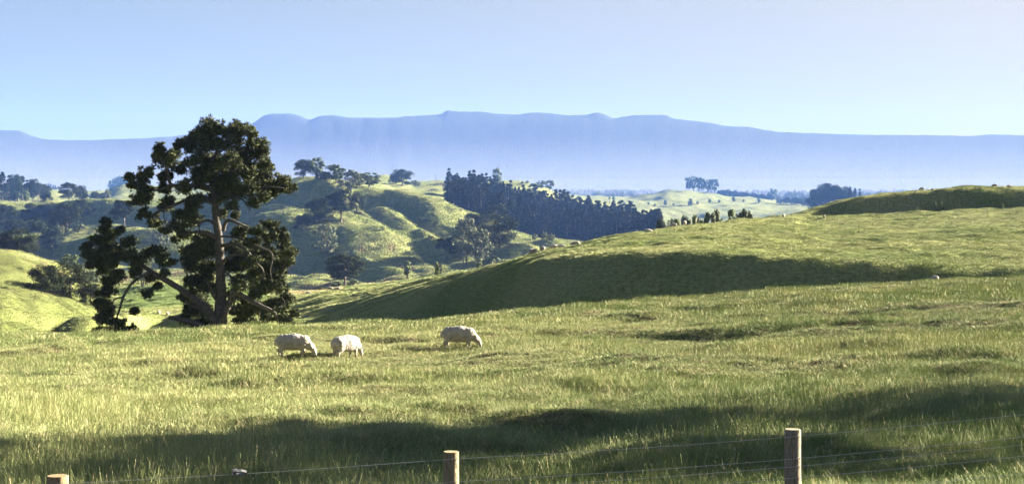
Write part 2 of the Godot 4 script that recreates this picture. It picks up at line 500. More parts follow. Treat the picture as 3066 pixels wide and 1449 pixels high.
func land_color(x: float, d: float) -> Color:
	var mark := CENTRE + x / d * F
	var p := n_patch.get_noise_2d(x * 0.5, d * 0.5) * 0.5 + 0.5
	var q := n_mid.get_noise_2d(x * 1.7 + 300.0, d * 1.7) * 0.5 + 0.5
	var c := Color(0.14, 0.19, 0.05).lerp(Color(0.36, 0.36, 0.165), clampf(p * 0.55 + q * 0.6 - 0.12, 0.0, 1.0))
	if d < 122.0:   # soil and old thatch, coloured darker to deepen the shade between the meadow blades
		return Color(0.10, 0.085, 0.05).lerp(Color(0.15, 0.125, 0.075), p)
	if mark < 340.0 and d > 200.0 and d < 440.0:
		c = c.lerp(Color(0.14, 0.165, 0.055), 0.7)
	# bare clay where the steep banks have slipped
	if (d > 440.0 or mark < 340.0) and d > 200.0 and d < 1000.0:
		var s := n_soil.get_noise_2d(x * 0.9, d * 0.55)
		var t := n_mid.get_noise_2d(x + 900.0, d)
		if s > 0.30 and t > 0.08:
			c = c.lerp(Color(0.20, 0.155, 0.095), clampf((s - 0.30) * 5.0, 0.0, 0.75))
	# green crop and the mown strip of the valley floor
	var wob := n_patch.get_noise_2d(x * 0.3, d * 0.3) * 14.0
	if (mark > 350.0 + wob and mark < 800.0 and d > 338.0 + wob * 0.5 and d < 470.0) or (mark > 1030.0 and mark < 1460.0 and d > 352.0 and d < 420.0):
		c = Color(0.12, 0.18, 0.05).lerp(Color(0.17, 0.22, 0.075), p)
	elif mark > 800.0 and mark < 1240.0 and d > 425.0 and d < 515.0:
		c = Color(0.40, 0.35, 0.19)
	elif mark > 860.0 and mark < 1030.0 and d > 345.0 and d < 425.0:
		c = Color(0.36, 0.33, 0.16)
	if d > 1150.0:
		c = Color(0.19, 0.23, 0.085).lerp(Color(0.31, 0.31, 0.13), p)
	if d > 2300.0:
		var f := n_mid.get_noise_2d(x * 0.05, d * 0.02)
		c = Color(0.12, 0.17, 0.07).lerp(Color(0.24, 0.25, 0.12), clampf(f + 0.5, 0.0, 1.0))
	return c

func sheet(called: String, d0: float, d1: float, step: float, m: Material, c0 := 0, c1 := 0) -> void:
	var ds := PackedFloat32Array()
	var d := d0
	while d < d1 - 0.001:
		ds.push_back(d)
		d += step * d
	ds.push_back(d1)
	if c1 == 0: c1 = U.size() - 1
	var nc := c1 - c0 + 1
	var nr := ds.size()
	var v := PackedVector3Array()
	var col := PackedColorArray()
	v.resize(nc * nr)
	col.resize(nc * nr)
	for j in nr:
		for i in nc:
			var u := U[c0 + i]
			var dd := ds[j]
			v[j * nc + i] = Vector3(u * dd, line_height(c0 + i, dd) + swell(u * dd, dd), -dd)
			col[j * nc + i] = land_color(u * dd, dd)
	var n := PackedVector3Array()
	n.resize(nc * nr)
	for j in nr:
		for i in nc:
			var dx := v[j * nc + mini(i + 1, nc - 1)] - v[j * nc + maxi(i - 1, 0)]
			var dz := v[mini(j + 1, nr - 1) * nc + i] - v[maxi(j - 1, 0) * nc + i]
			n[j * nc + i] = dx.cross(dz).normalized()
	var idx := PackedInt32Array()
	idx.resize((nc - 1) * (nr - 1) * 6)
	var k := 0
	for j in nr - 1:
		for i in nc - 1:
			var a := j * nc + i
			idx[k] = a; idx[k + 1] = a + nc; idx[k + 2] = a + 1
			idx[k + 3] = a + 1; idx[k + 4] = a + nc; idx[k + 5] = a + nc + 1
			k += 6
	var arr := []
	arr.resize(Mesh.ARRAY_MAX)
	arr[Mesh.ARRAY_VERTEX] = v
	arr[Mesh.ARRAY_NORMAL] = n
	arr[Mesh.ARRAY_COLOR] = col
	arr[Mesh.ARRAY_INDEX] = idx
	var mesh := ArrayMesh.new()
	mesh.add_surface_from_arrays(Mesh.PRIMITIVE_TRIANGLES, arr)
	var o := part(called, mesh, m, self)
	o.set_meta("kind", "structure")

func make_ground() -> void:
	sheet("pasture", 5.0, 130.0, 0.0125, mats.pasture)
	sheet("valley_slopes", 130.0, 440.0, 0.0042, mats.slope)
	sheet("hills", 440.0, 1000.0, 0.0024, mats.hill)
	sheet("far_hills", 1000.0, 2300.0, 0.008, mats.hill, 4, U.size() - 5)
	sheet("plain", 2300.0, 6500.0, 0.03, mats.plain, 5, U.size() - 6)

func make_range() -> void:   # the mountain range beyond the plain
	var ridge := [-400, 405, 0, 390, 50, 391, 90, 405, 150, 422, 230, 428, 265, 432, 330, 421, 380, 424, 450, 426, 520, 412, 600, 400, 700, 385, 750, 372, 765, 362, 790, 346, 820, 340, 860, 340, 900, 348, 925, 358, 960, 347, 1000, 345, 1050, 352, 1100, 353, 1180, 353, 1220, 348, 1280, 345, 1320, 342, 1338, 331, 1380, 334, 1450, 335, 1480, 340, 1540, 343, 1600, 337, 1650, 340, 1700, 345, 1750, 344, 1790, 337, 1810, 342, 1840, 355, 1870, 348, 1930, 344, 1990, 344, 2020, 355, 2080, 362, 2130, 368, 2180, 378, 2240, 380, 2300, 393, 2340, 400, 2440, 400, 2600, 404, 2800, 405, 2900, 407, 2980, 403, 3066, 405, 3500, 410]
	var xs := []
	var rs := []
	for i in range(0, ridge.size(), 2):
		xs.push_back(float(ridge[i]))
		rs.push_back(float(ridge[i + 1]))
	var nr := noise(FastNoiseLite.TYPE_SIMPLEX_SMOOTH, 700.0, 31, 5)
	var nc := 420
	var rows := 36
	var v := PackedVector3Array()
	var col := PackedColorArray()
	for j in rows:
		var t := float(j) / (rows - 1)
		for i in nc:
			var x := -350.0 + 3750.0 * i / (nc - 1)
			var u := (x - CENTRE) / F
			var d := 5700.0 + 1400.0 * t
			var broad := 0.0
			for q in 11: broad += pchip(xs, rs, x + (q - 5) * 80.0) / 11.0
			var sharp := smoothstep(0.60, 0.75, t)
			var top := EYE + (HORIZON - lerpf(broad, pchip(xs, rs, x), sharp)) / F * 6750.0
			var up := smoothstep(0.0, 0.75, t) if t <= 0.75 else 1.0 - 0.5 * smoothstep(0.75, 1.0, t)
			var w := sin(clampf(t / 0.75, 0.0, 1.0) * PI)
			var spur := 1.0 - absf(nr.get_noise_2d(u * d * 1.5, d * 0.25)) * 2.0
			var y := lerpf(-46.0, top, up) + w * spur * 0.5 + nr.get_noise_2d(u * d * 9.0, d * 5.0) * 1.6 * smoothstep(0.02, 0.2, t)
			v.push_back(Vector3(u * d, y, -d))
			col.push_back(Color(0.040, 0.055, 0.035).lerp(Color(0.055, 0.065, 0.040), nr.get_noise_2d(u * d * 2.0, d * 2.0) * 0.5 + 0.5))
	var n := PackedVector3Array()
	for j in rows:
		for i in nc:
			var dx := v[j * nc + mini(i + 1, nc - 1)] - v[j * nc + maxi(i - 1, 0)]
			var dz := v[mini(j + 1, rows - 1) * nc + i] - v[maxi(j - 1, 0) * nc + i]
			n.push_back(dx.cross(dz).normalized())
	var idx := PackedInt32Array()
	for j in rows - 1:
		for i in nc - 1:
			var a := j * nc + i
			idx.append_array([a, a + nc, a + 1, a + 1, a + nc, a + nc + 1])
	var arr := []
	arr.resize(Mesh.ARRAY_MAX)
	arr[Mesh.ARRAY_VERTEX] = v
	arr[Mesh.ARRAY_NORMAL] = n
	arr[Mesh.ARRAY_COLOR] = col
	arr[Mesh.ARRAY_INDEX] = idx
	var mesh := ArrayMesh.new()
	mesh.add_surface_from_arrays(Mesh.PRIMITIVE_TRIANGLES, arr)
	var o := part("mountain_range", mesh, mats.plain, self)
	o.set_meta("kind", "structure")

# ---------------------------------------------------------------- grass
func tuft_mesh(seed_: int, blades: int, spread: float, tall: float, wide: float, stalks: int, segs: int) -> ArrayMesh:
	var rng := RandomNumberGenerator.new()
	rng.seed = seed_
	var g := Geo.new()
	for i in blades + stalks:
		var stalk := i >= blades
		var a := rng.randf() * TAU
		var r := sqrt(rng.randf()) * spread
		var p := Vector3(cos(a) * r, -0.03, sin(a) * r)
		var h := tall * rng.randf_range(0.55, 1.1) * (1.45 if stalk else 1.0)
		var lean := Vector3(rng.randfn(-0.15, 0.45), 0, rng.randfn(0.0, 0.42)) * (0.7 if stalk else 1.0)
		var bend := lean * rng.randf_range(0.5, 1.4)
		var yaw := rng.randf() * TAU
		var side := Vector3(cos(yaw), 0, sin(yaw))
		var w := wide * rng.randf_range(0.6, 1.2) * (0.45 if stalk else 1.0)
		var out := side.cross(Vector3.UP)
		if out.z < 0: out = -out
		var tone := rng.randf_range(0.75, 1.15)
		var col := Color(tone, tone * rng.randf_range(0.95, 1.03), tone)
		if stalk: col = Color(1.45, 1.25, 1.2) * tone
		var prev := p
		var pw := w
		for s in segs:
			var t := float(s + 1) / segs
			var q := p + Vector3(0, h * t * (1.0 - 0.15 * t * bend.length()), 0) + lean * h * t * 0.5 + bend * h * t * t * 0.55
			var qw := w * (1.0 - t) * 0.9
			if stalk: qw = w
			if s == segs - 1 and not stalk:
				g.tri(prev - side * pw, prev + side * pw, q, out + Vector3(0, 0.3, 0), col, 0.3)
			else:
				g.tri(prev - side * pw, prev + side * pw, q + side * qw, out, col, 0.3)
				g.tri(prev - side * pw, q + side * qw, q - side * qw, out, col, 0.3)
			prev = q
			pw = qw
		if stalk:   # seed head
			var dir := (prev - p).normalized()
			var tip := prev + dir * h * 0.20 + bend * h * 0.08
			var mid := prev.lerp(tip, 0.4)
			for x in [side, out.normalized()]:
				g.tri(prev, mid + x * w * 2.4, tip, Vector3(x.z, 0.2, x.x), col, 0.2)
				g.tri(prev, mid - x * w * 2.4, tip, Vector3(x.z, 0.2, x.x), col, 0.2)
	return g.mesh()

func grass_color(x: float, d: float, rng: RandomNumberGenerator) -> Color:
	var p := n_patch.get_noise_2d(x, d * 0.8) * 0.5 + 0.5
	var q := n_patch.get_noise_2d(x * 0.22 + 500.0, d * 0.18) * 0.5 + 0.5
	var t := clampf(p * 0.7 + q * 0.6 - 0.22 + rng.randf_range(-0.22, 0.22), 0.0, 1.0)
	var c := Color(0.125, 0.185, 0.05).lerp(Color(0.40, 0.405, 0.20), t)
	if rng.randf() < 0.10: c = Color(0.52, 0.45, 0.26)
	return c

func scatter(called: String, label: String, mesh: Mesh, d0: float, d1: float, count: int, s0: float, s1: float, seed_: int, mode := 0) -> void:
	var rng := RandomNumberGenerator.new()
	rng.seed = seed_
	var buf := PackedFloat32Array()
	buf.resize(count * 16)
	var n := 0
	for i in count:
		var d := sqrt(lerpf(d0 * d0, d1 * d1, rng.randf()))
		var u := rng.randf_range(-0.335, 0.335)
		var x := u * d
		var mark := CENTRE + u * F
		var h := n_patch.get_noise_2d(x * 0.7 + 80.0, d * 0.7)
		var s := rng.randf_range(s0, s1)
		var c: Color
		var tall := 1.0
		if mode == 0:
			c = grass_color(x, d, rng)
			tall = clampf(0.82 + h * 1.3, 0.42, 1.3)
			if d > 44.0 and d < 60.0 and mark < 1700.0: tall *= 0.9
		else:
			c = land_color(x, d)
			var j := rng.randf_range(0.85, 1.35)
			c = Color(c.r * j, c.g * j, c.b * j)
			tall = clampf(0.9 + h * 1.2, 0.4, 1.2)
			if mode == 2 and h < -0.25 and rng.randf() < 0.6: continue
		var y := ground(u, d)
		var a := rng.randf() * TAU if mode == 0 else rng.randf_range(-0.9, 0.9)
		var ca := cos(a) * s
		var sa := sin(a) * s
		var o := n * 16
		buf[o] = ca; buf[o + 1] = 0.0; buf[o + 2] = sa; buf[o + 3] = x
		buf[o + 4] = 0.0; buf[o + 5] = s * tall; buf[o + 6] = 0.0; buf[o + 7] = y
		buf[o + 8] = -sa; buf[o + 9] = 0.0; buf[o + 10] = ca; buf[o + 11] = -d
		buf[o + 12] = c.r; buf[o + 13] = c.g; buf[o + 14] = c.b; buf[o + 15] = 1.0
		n += 1
	buf.resize(n * 16)
	var mm := MultiMesh.new()
	mm.transform_format = MultiMesh.TRANSFORM_3D
	mm.use_colors = true
	mm.mesh = mesh
	mm.instance_count = n
	mm.buffer = buf
	var o := MultiMeshInstance3D.new()
	o.name = numbered(called)
	o.multimesh = mm
	o.material_override = mats.grass
	add_child(o)
	tag(o, label, "grass", "", "stuff")

func make_grass() -> void:
	var near_a := tuft_mesh(1, 36, 0.13, 0.145, 0.0032, 1, 3)
	var near_b := tuft_mesh(2, 22, 0.15, 0.165, 0.0032, 5, 3)
	scatter("meadow_grass", "long green and straw coloured grass just behind the wire fence", near_a, 16.0, 36.0, 46000, 0.8, 1.3, 101)
	scatter("seeding_grass", "tall seeding grass stalks standing in the near meadow", near_b, 16.0, 36.0, 12000, 0.8, 1.3, 102)
	var mid_a := tuft_mesh(3, 30, 0.18, 0.135, 0.0058, 3, 2)
	scatter("meadow_grass", "sunlit meadow grass around the three grazing sheep", mid_a, 36.0, 66.0, 66000, 0.8, 1.3, 103)
	var far_a := tuft_mesh(4, 24, 0.28, 0.165, 0.011, 9, 2)
	scatter("meadow_grass", "pale sunlit grass on the crest of the near meadow", far_a, 66.0, 122.0, 90000, 0.8, 1.3, 104)
	var slope := tuft_mesh(5, 26, 0.50, 0.115, 0.022, 1, 1)
	scatter("hillside_grass", "rough grass on the shaded slope behind the near crest", slope, 122.0, 250.0, 100000, 0.8, 1.3, 105, 1)
	scatter("hillside_grass", "pale grass on the flat shoulder and the right hand hill", slope, 250.0, 440.0, 120000, 1.0, 1.7, 106, 1)
	var hill := tuft_mesh(6, 24, 1.1, 0.22, 0.06, 0, 1)
	scatter("hillside_grass", "cropped grass on the gullied hills across the valley", hill, 440.0, 800.0, 150000, 0.9, 1.7, 107, 2)

# ---------------------------------------------------------------- trees
func ball(rng: RandomNumberGenerator) -> Vector3:
	return Vector3(rng.randfn(), rng.randfn(), rng.randfn()).normalized()

func needles(g: Geo, c: Vector3, r: Vector3, n: int, size: float, dark: Color, light: Color, rng: RandomNumberGenerator, fan := 5) -> void:
	for i in n:
		var o := ball(rng)
		var k := pow(rng.randf(), 0.45)
		var p := c + o * r * k
		var dir := (o * 0.8 + Vector3(0, 0.55, 0) + ball(rng) * 0.5).normalized()
		var col := dark.lerp(light, clampf(rng.randf() * 0.9 - 0.1 + (0.15 if rng.randf() < 0.2 else 0.0), 0.0, 1.0))
		var s := size * rng.randf_range(0.7, 1.25)
		for f in fan:
			var d2 := (dir + ball(rng) * 0.55).normalized()
			var side := d2.cross(ball(rng)).normalized() * s * 0.14
			g.tri(p - side, p + side, p + d2 * s, o + Vector3(0, 0.25, 0), col, 0.45)

func leaves(g: Geo, c: Vector3, r: Vector3, n: int, size: float, dark: Color, light: Color, rng: RandomNumberGenerator) -> void:
	for i in n:
		var o := ball(rng)
		var k := pow(rng.randf(), 0.40)
		var p := c + o * r * k
		var nn := (o + ball(rng) * 0.7).normalized()
		var t := nn.cross(ball(rng)).normalized()
		var b := nn.cross(t)
		var s := size * rng.randf_range(0.6, 1.3)
		var col := dark.lerp(light, rng.randf())
		g.tri(p - t * s * 0.5, p + b * s * 0.4, p + t * s * 0.5, o + Vector3(0, 0.2, 0), col, 0.45)
		g.tri(p - t * s * 0.5, p - b * s * 0.4, p + t * s * 0.5, o + Vector3(0, 0.2, 0), col, 0.45)

# Every kind returns [trunk mesh, crown mesh] for a tree one metre tall and as wide as "w".
func tree_kind(kind: String, seed_: int, w: float) -> Array:
	var rng := RandomNumberGenerator.new()
	rng.seed = seed_
	var tr := Geo.new()
	var cr := Geo.new()
	var bark := Color(0.19, 0.165, 0.14)
	var h := 1.0
	if kind == "pine":      # tall bare stem, flat irregular tiers
		bark = Color(0.27, 0.23, 0.19)
		var lean := rng.randf_range(-0.04, 0.04)
		var top := Vector3(lean, 0.86, 0)
		tr.tube([Vector3(0, -0.04, 0), Vector3(lean * 0.2, 0.3, 0), Vector3(lean * 0.7, 0.6, 0.01), top], [0.026, 0.019, 0.013, 0.005], 6, bark, 0.1, seed_)
		var m := 32
		for i in m:
			var t := rng.randf_range(0.36, 0.97)
			var reach := w * 0.5 * (1.0 if t > 0.5 else 0.75) * sqrt(clampf((1.03 - t) / 0.35, 0.12, 1.0)) * sqrt(rng.randf_range(0.05, 1.0))
			var a := rng.randf() * TAU
			var c := Vector3(cos(a) * reach + lean * t, t, sin(a) * reach)
			if t < 0.55 and rng.randf() < 0.35: continue
			tr.tube([Vector3(lean * t * 0.8, maxf(t - 0.09, 0.2), 0), c * Vector3(0.6, 1, 0.6) + Vector3(0, -0.035, 0), c], [0.008, 0.005, 0.003], 4, bark, 0.1, seed_ + i, false)
			needles(cr, c, Vector3(0.125, 0.065, 0.125) * rng.randf_range(0.85, 1.4), 170, 0.048, Color(0.014, 0.023, 0.012), Color(0.048, 0.058, 0.024), rng, 3)
	elif kind == "broad":   # dark macrocarpa, wide and dense
		tr.tube([Vector3(0, -0.05, 0), Vector3(0.01, 0.25, 0), Vector3(0, 0.6, 0)], [0.045, 0.034, 0.015], 6, bark, 0.1, seed_)
		for i in 36:
			var t := rng.randf_range(0.14, 0.93)
			var reach := w * 0.5 * sqrt(clampf(1.0 - pow((t - 0.42) / 0.58, 2.0), 0.05, 1.0)) * sqrt(rng.randf_range(0.1, 0.85))
			var a := rng.randf() * TAU
			needles(cr, Vector3(cos(a) * reach, t, sin(a) * reach), Vector3(0.17, 0.12, 0.17) * rng.randf_range(0.75, 1.25), 170, 0.050, Color(0.013, 0.021, 0.011), Color(0.042, 0.052, 0.021), rng, 3)
	elif kind == "round":   # leafy deciduous
		tr.tube([Vector3(0, -0.05, 0), Vector3(0.01, 0.2, 0), Vector3(-0.01, 0.45, 0.01), Vector3(0, 0.75, 0)], [0.030, 0.024, 0.016, 0.006], 6, bark, 0.1, seed_)
		for i in 34:
			var t := rng.randf_range(0.24, 0.95)
			var reach := w * 0.5 * sqrt(clampf(1.0 - pow((t - 0.58) / 0.44, 2.0), 0.05, 1.0)) * sqrt(rng.randf_range(0.02, 0.95))
			var a := rng.randf() * TAU
			var c := Vector3(cos(a) * reach, t, sin(a) * reach)
			if i % 3 == 0: tr.tube([Vector3(0, maxf(t - 0.22, 0.18), 0), c], [0.009, 0.003], 4, bark, 0.1, seed_ + i, false)
			leaves(cr, c, Vector3(0.14, 0.10, 0.14) * rng.randf_range(0.65, 1.25), 150, 0.046, Color(0.035, 0.058, 0.024), Color(0.10, 0.125, 0.05), rng)
	elif kind == "willow":  # airy, grey green, several stems
		bark = Color(0.24, 0.22, 0.19)
		for s in 3:
			var a := TAU * s / 3.0 + rng.randf()
			var q := Vector3(cos(a), 0, sin(a)) * w * 0.22
			tr.tube([Vector3(0, -0.04, 0) + q * 0.1, q * 0.5 + Vector3(0, 0.35, 0), q + Vector3(0, 0.8, 0)], [0.022, 0.014, 0.004], 5, bark, 0.1, seed_ + s)
		for i in 52:
			var t := rng.randf_range(0.14, 0.97)
			var reach := w * 0.5 * sqrt(clampf(1.0 - pow((t - 0.5) / 0.52, 2.0), 0.06, 1.0)) * sqrt(rng.randf())
			var a := rng.randf() * TAU
			var c := Vector3(cos(a) * reach, t, sin(a) * reach)
			tr.tube([c * Vector3(0.4, 1, 0.4) - Vector3(0, 0.1, 0), c], [0.005, 0.002], 3, bark, 0.0, seed_ + i, false)
			leaves(cr, c, Vector3(0.105, 0.10, 0.105) * rng.randf_range(0.6, 1.2), 90, 0.034, Color(0.05, 0.065, 0.036), Color(0.11, 0.125, 0.06), rng)
	elif kind == "poplar":  # narrow column
		tr.tube([Vector3(0, -0.05, 0), Vector3(0, 0.5, 0), Vector3(0, 0.9, 0)], [0.028, 0.018, 0.005], 5, bark, 0.1, seed_)
		for i in 26:
			var t := rng.randf_range(0.10, 0.93)
			var reach := w * 0.36 * sqrt(clampf(1.0 - pow((t - 0.4) / 0.6, 2.0), 0.04, 1.0)) * sqrt(rng.randf())
			var a := rng.randf() * TAU
			leaves(cr, Vector3(cos(a) * reach, t, sin(a) * reach), Vector3(w * 0.24, 0.11, w * 0.24) * rng.randf_range(0.7, 1.1), 110, 0.045, Color(0.055, 0.085, 0.030), Color(0.16, 0.18, 0.065), rng)
	elif kind == "conifer": # plantation pine, ragged spire
		tr.tube([Vector3(0, -0.06, 0), Vector3(0.004, 0.5, 0), Vector3(0, 0.97, 0)], [0.020, 0.013, 0.003], 5, bark, 0.1, seed_)
		for i in 58:
			var t := rng.randf_range(0.16, 1.0)
			var reach := w * 0.5 * clampf(pow(1.02 - t, 0.85) * 1.15, 0.0, 0.95) * sqrt(rng.randf_range(0.1, 1.0))
			var a := rng.randf() * TAU
			needles(cr, Vector3(cos(a) * reach, t - reach * 0.12, sin(a) * reach), Vector3(0.085, 0.055, 0.085) * lerpf(1.1, 0.30, t) * rng.randf_range(0.8, 1.2), int(lerpf(84.0, 36.0, t)), 0.036, Color(0.006, 0.012, 0.008), Color(0.018, 0.027, 0.014), rng, 3)
	elif kind == "bush":
		tr.tube([Vector3(0, -0.06, 0), Vector3(0.03, 0.5, 0)], [0.05, 0.02], 5, bark, 0.1, seed_)
		for i in 22:
			var t := rng.randf_range(0.10, 0.82)
			var reach := w * 0.44 * sqrt(clampf(1.0 - t * t, 0.05, 1.0)) * sqrt(rng.randf())
			var a := rng.randf() * TAU
			leaves(cr, Vector3(cos(a) * reach, t, sin(a) * reach), Vector3(0.26, 0.2, 0.26) * rng.randf_range(0.6, 1.1), 90, 0.11, Color(0.055, 0.075, 0.033), Color(0.14, 0.15, 0.065), rng)
	return [tr.mesh(), cr.mesh()]

var kinds := {}
func kind_of(kind: String, variant: int) -> Array:
	var key := kind + str(variant)
	if not kinds.has(key):
		var wide: float = {"pine": 0.80, "broad": 1.05, "round": 0.9, "willow": 0.72, "poplar": 0.34, "conifer": 0.42, "bush": 1.9}[kind]
		kinds[key] = [tree_kind(kind, 1000 + variant * 77 + kind.hash() % 500, wide), wide]
	return kinds[key]

var tree_name := {"pine": "pine_tree", "broad": "cypress_tree", "round": "leafy_tree", "willow": "willow_tree", "poplar": "poplar_tree", "conifer": "plantation_pine", "bush": "shrub"}
var tree_word := {"pine": "pine", "broad": "cypress", "round": "tree", "willow": "willow", "poplar": "poplar", "conifer": "pine", "bush": "shrub"}
var tree_count := 0
func tree(kind: String, place: Vector3, tall: float, wide: float, label: String, group := "") -> Node3D:
	var k := kind_of(kind, tree_count % 3)
	tree_count += 1
	var o := base(tree_name[kind], place, fmod(tree_count * 2.399, TAU))
	var s: float = wide / k[1]
	o.scale = Vector3(s, tall, s)
	part("trunk", k[0][0], mats.bark, o)
	part("crown", k[0][1], mats.needle if kind in ["pine", "broad", "conifer"] else mats.leaf, o)
	tag(o, label, tree_word[kind], group)
	return o

# set by marks: bearing, foot, height and width in marks, depth range searched
func plant(kind: String, x: float, foot: float, h: float, w: float, d0: float, d1: float, label: String, group := "") -> Node3D:
	var p := spot(x, foot, d0, d1)
	var m := -p.z / F
	return tree(kind, p, h * m * 1.08, w * m * 1.25, label, group)

# set by bearing and depth, foot on whatever ground is there, top at a slope mark
func stand(kind: String, x: float, top: float, w: float, d: float, label: String, group := "") -> Node3D:
	var u := (x - CENTRE) / F
	var y := ground(u, d)
	var tall := EYE + (HORIZON - top) / F * d - y
	return tree(kind, Vector3(u * d, y, -d), maxf(tall, 1.0), w * d / F, label, group)

func make_trees() -> void:
	var gi := -1
	var g1 := "pines and cypresses on the shaded hill at left"
	# left hillside
	plant("pine", 103, 668, 60, 58, 600, 760, "round topped pine with bare pale stem, upper left slope, leftmost of the upper row", g1)
	plant("pine", 198, 703, 86, 66, 600, 760, "tall pine with forked white branches in the middle of the left hillside", g1)
	plant("pine", 244, 658, 60, 50, 600, 760, "slim dark pine just right of the tall forked pine on the left hillside", g1)
	plant("pine", 370, 688, 84, 58, 600, 760, "sparse pale pine standing alone on the bank left of the great pine", g1)
	plant("pine", 12, 702, 80, 66, 560, 760, "pine with bare lower stem at the left edge of the picture", g1)
	plant("pine", 110, 758, 88, 62, 560, 760, "pine with dense dark head above the left knoll, left of a slender twin", g1)
	plant("pine", 153, 770, 84, 50, 560, 760, "slender pine with long bare stem at the foot of the left hillside", g1)
	plant("broad", 52, 768, 72, 92, 500, 700, "broad dark cypress right behind the upper left knoll", g1)
	plant("broad", 15, 775, 50, 70, 500, 700, "low dark cypress at the left edge behind the upper knoll", g1)
	plant("broad", 52, 706, 46, 60, 560, 760, "bushy cypress between two bare stemmed pines near the left edge", g1)
	plant("broad", 148, 648, 42, 46, 600, 760, "compact dark cypress on the upper left slope", g1)
	plant("broad", 172, 700, 60, 50, 600, 760, "dark cypress tucked behind the tall forked pine", g1)
	plant("broad", 80, 690, 50, 50, 600, 760, "dark cypress below the leftmost round topped pine", g1)
	plant("bush", 235, 695, 24, 34, 600, 760, "dark shrub beside the foot of the tall forked pine", "shrubs on the left hillside")
	plant("bush", 178, 702, 28, 26, 600, 760, "dark shrub on the left of the tall forked pine's foot", "shrubs on the left hillside")
	# left wood on the skyline
	gi = -1
	for a in [[4, 516, 44], [24, 526, 40], [44, 522, 42], [64, 528, 44], [78, 540, 36]]:
		gi += 1
		stand("conifer" if a[0] != 44 else "broad", a[0], a[1], a[2] + 8, 860 + a[0], nth(gi) + " tall blue green tree of the dark wood on the left skyline", "wood on the left skyline")
	gi = -1
	for a in [[96, 538, 40], [112, 546, 38], [128, 556, 34]]:
		gi += 1
		stand("pine", a[0], a[1], a[2] + 8, 850 + a[0] * 0.3, nth(gi) + " loose pine at the right end of the left skyline wood", "wood on the left skyline")
	stand("round", 77, 570, 26, 800, "pale green leafy tree in front of the left skyline wood")
	stand("broad", 135, 578, 42, 800, "low rounded cypress right of the left skyline wood")
	stand("pine", 204, 549, 58, 800, "large round headed pine on the left skyline with pale forked trunk")
	stand("broad", 238, 555, 44, 830, "rounded tree leaning against the large skyline pine at left")
	stand("broad", 283, 573, 30, 830, "small dark round tree on the skyline left of the great pine")
	stand("broad", 302, 580, 24, 840, "smallest dark tree on the skyline just left of the great pine")
	stand("willow", 319, 566, 24, 838, "pale thin tree on the skyline just left of the great pine")
	gi = -1
	for a in [[335, 538, 36], [358, 528, 44], [384, 524, 48]]:
		gi += 1
		stand("round", a[0], a[1], a[2], 1900, nth(gi) + " hazy blue tree of the far clump behind the great pine", "hazy clump behind the great pine")
	for i in 6:
		stand("conifer", 128 + i * 7, 549 + absf(i - 2.0) * 2.0, 14, 1500, nth(i) + " tiny hazy tree of the far ridge at left", "far ridge trees at left")
	# hollow at left
	plant("broad", 122, 884, 84, 96, 345, 460, "wide dark cypress in the hollow between the two left knolls, left of the pair", "cypresses in the left hollow")
	plant("broad", 208, 897, 96, 104, 345, 460, "wide dark cypress in the hollow below the great pine's left boughs", "cypresses in the left hollow")
	plant("broad", 268, 915, 60, 60, 345, 470, "lower dark cypress at the right end of the left hollow", "cypresses in the left hollow")
	plant("round", 205, 812, 46, 50, 440, 640, "brownish bushy tree behind the upper left knoll", "bushy trees behind the upper knoll")
	plant("round", 252, 816, 52, 56, 440, 640, "grey green bushy tree between knoll and great pine", "bushy trees behind the upper knoll")
	plant("bush", 290, 850, 40, 60, 440, 640, "dark thicket behind the left boughs of the great pine")
	plant("willow", 425, 858, 110, 60, 420, 620, "bare pale tree seen through the gap under the great pine's left boughs")
	plant("willow", 480, 745, 60, 40, 560, 720, "grey dead looking tree seen just left of the great pine's trunk")
	# skyline of the middle hill
	plant("broad", 908, 532, 50, 54, 640, 720, "dense dark round tree at the left end of the hilltop row", "trees on the middle hilltop")
	plant("round", 946, 532, 54, 46, 640, 720, "lighter leafy tree touching the dark round tree on the hilltop", "trees on the middle hilltop")
	gi = -1
	for a in [[958, 20], [972, 21], [986, 17]]:
		gi += 1
		plant("broad", a[0], 538, a[1], 26, 640, 720, nth(gi) + " low flat topped tree beside the hilltop's lighter leafy tree", "trees on the middle hilltop")
	plant("round", 1005, 549, 52, 48, 640, 720, "round tree with clear trunk, second clump on the hilltop", "trees on the middle hilltop")
	plant("willow", 1046, 576, 66, 64, 620, 720, "tall pale green willowy tree at the bend of the hilltop ridge", "trees on the middle hilltop")
	plant("round", 1104, 562, 42, 56, 690, 780, "wide low leafy tree right of the willowy one on the ridge", "trees on the middle hilltop")
	plant("round", 1076, 556, 34, 34, 690, 780, "small leafy tree half hidden behind the willowy ridge tree", "trees on the middle hilltop")
	plant("broad", 1204, 558, 47, 58, 850, 1080, "dark spreading tree on the field before the rounded far knob")
	plant("bush", 1178, 550, 22, 30, 850, 1100, "dark shrub left of the spreading tree on the far field")
	plant("bush", 1245, 556, 15, 44, 850, 1100, "low dark scrub right of the spreading tree on the far field")
	# face of the middle hill
	plant("pine", 1021, 664, 88, 74, 560, 706, "spreading pine with pale straight stem in the middle of the gullied hill")
	plant("broad", 945, 674, 74, 76, 560, 706, "dark rounded cypress left of the pale stemmed pine on the gullied hill")
	plant("broad", 1068, 634, 54, 40, 560, 706, "narrow dark cypress close behind the pale stemmed pine")
	plant("broad", 905, 690, 44, 46, 560, 706, "low dark cypress below the rounded one on the gullied hill")
	plant("willow", 972, 774, 94, 62, 540, 706, "thin see through tree on the lower gullied hill")
	plant("pine", 1032, 870, 96, 88, 500, 640, "big spreading pine at the foot of the gullied hill by the pale field")
	plant("bush", 1005, 872, 26, 46, 480, 640, "dark bush under the big pine at the foot of the gullied hill")
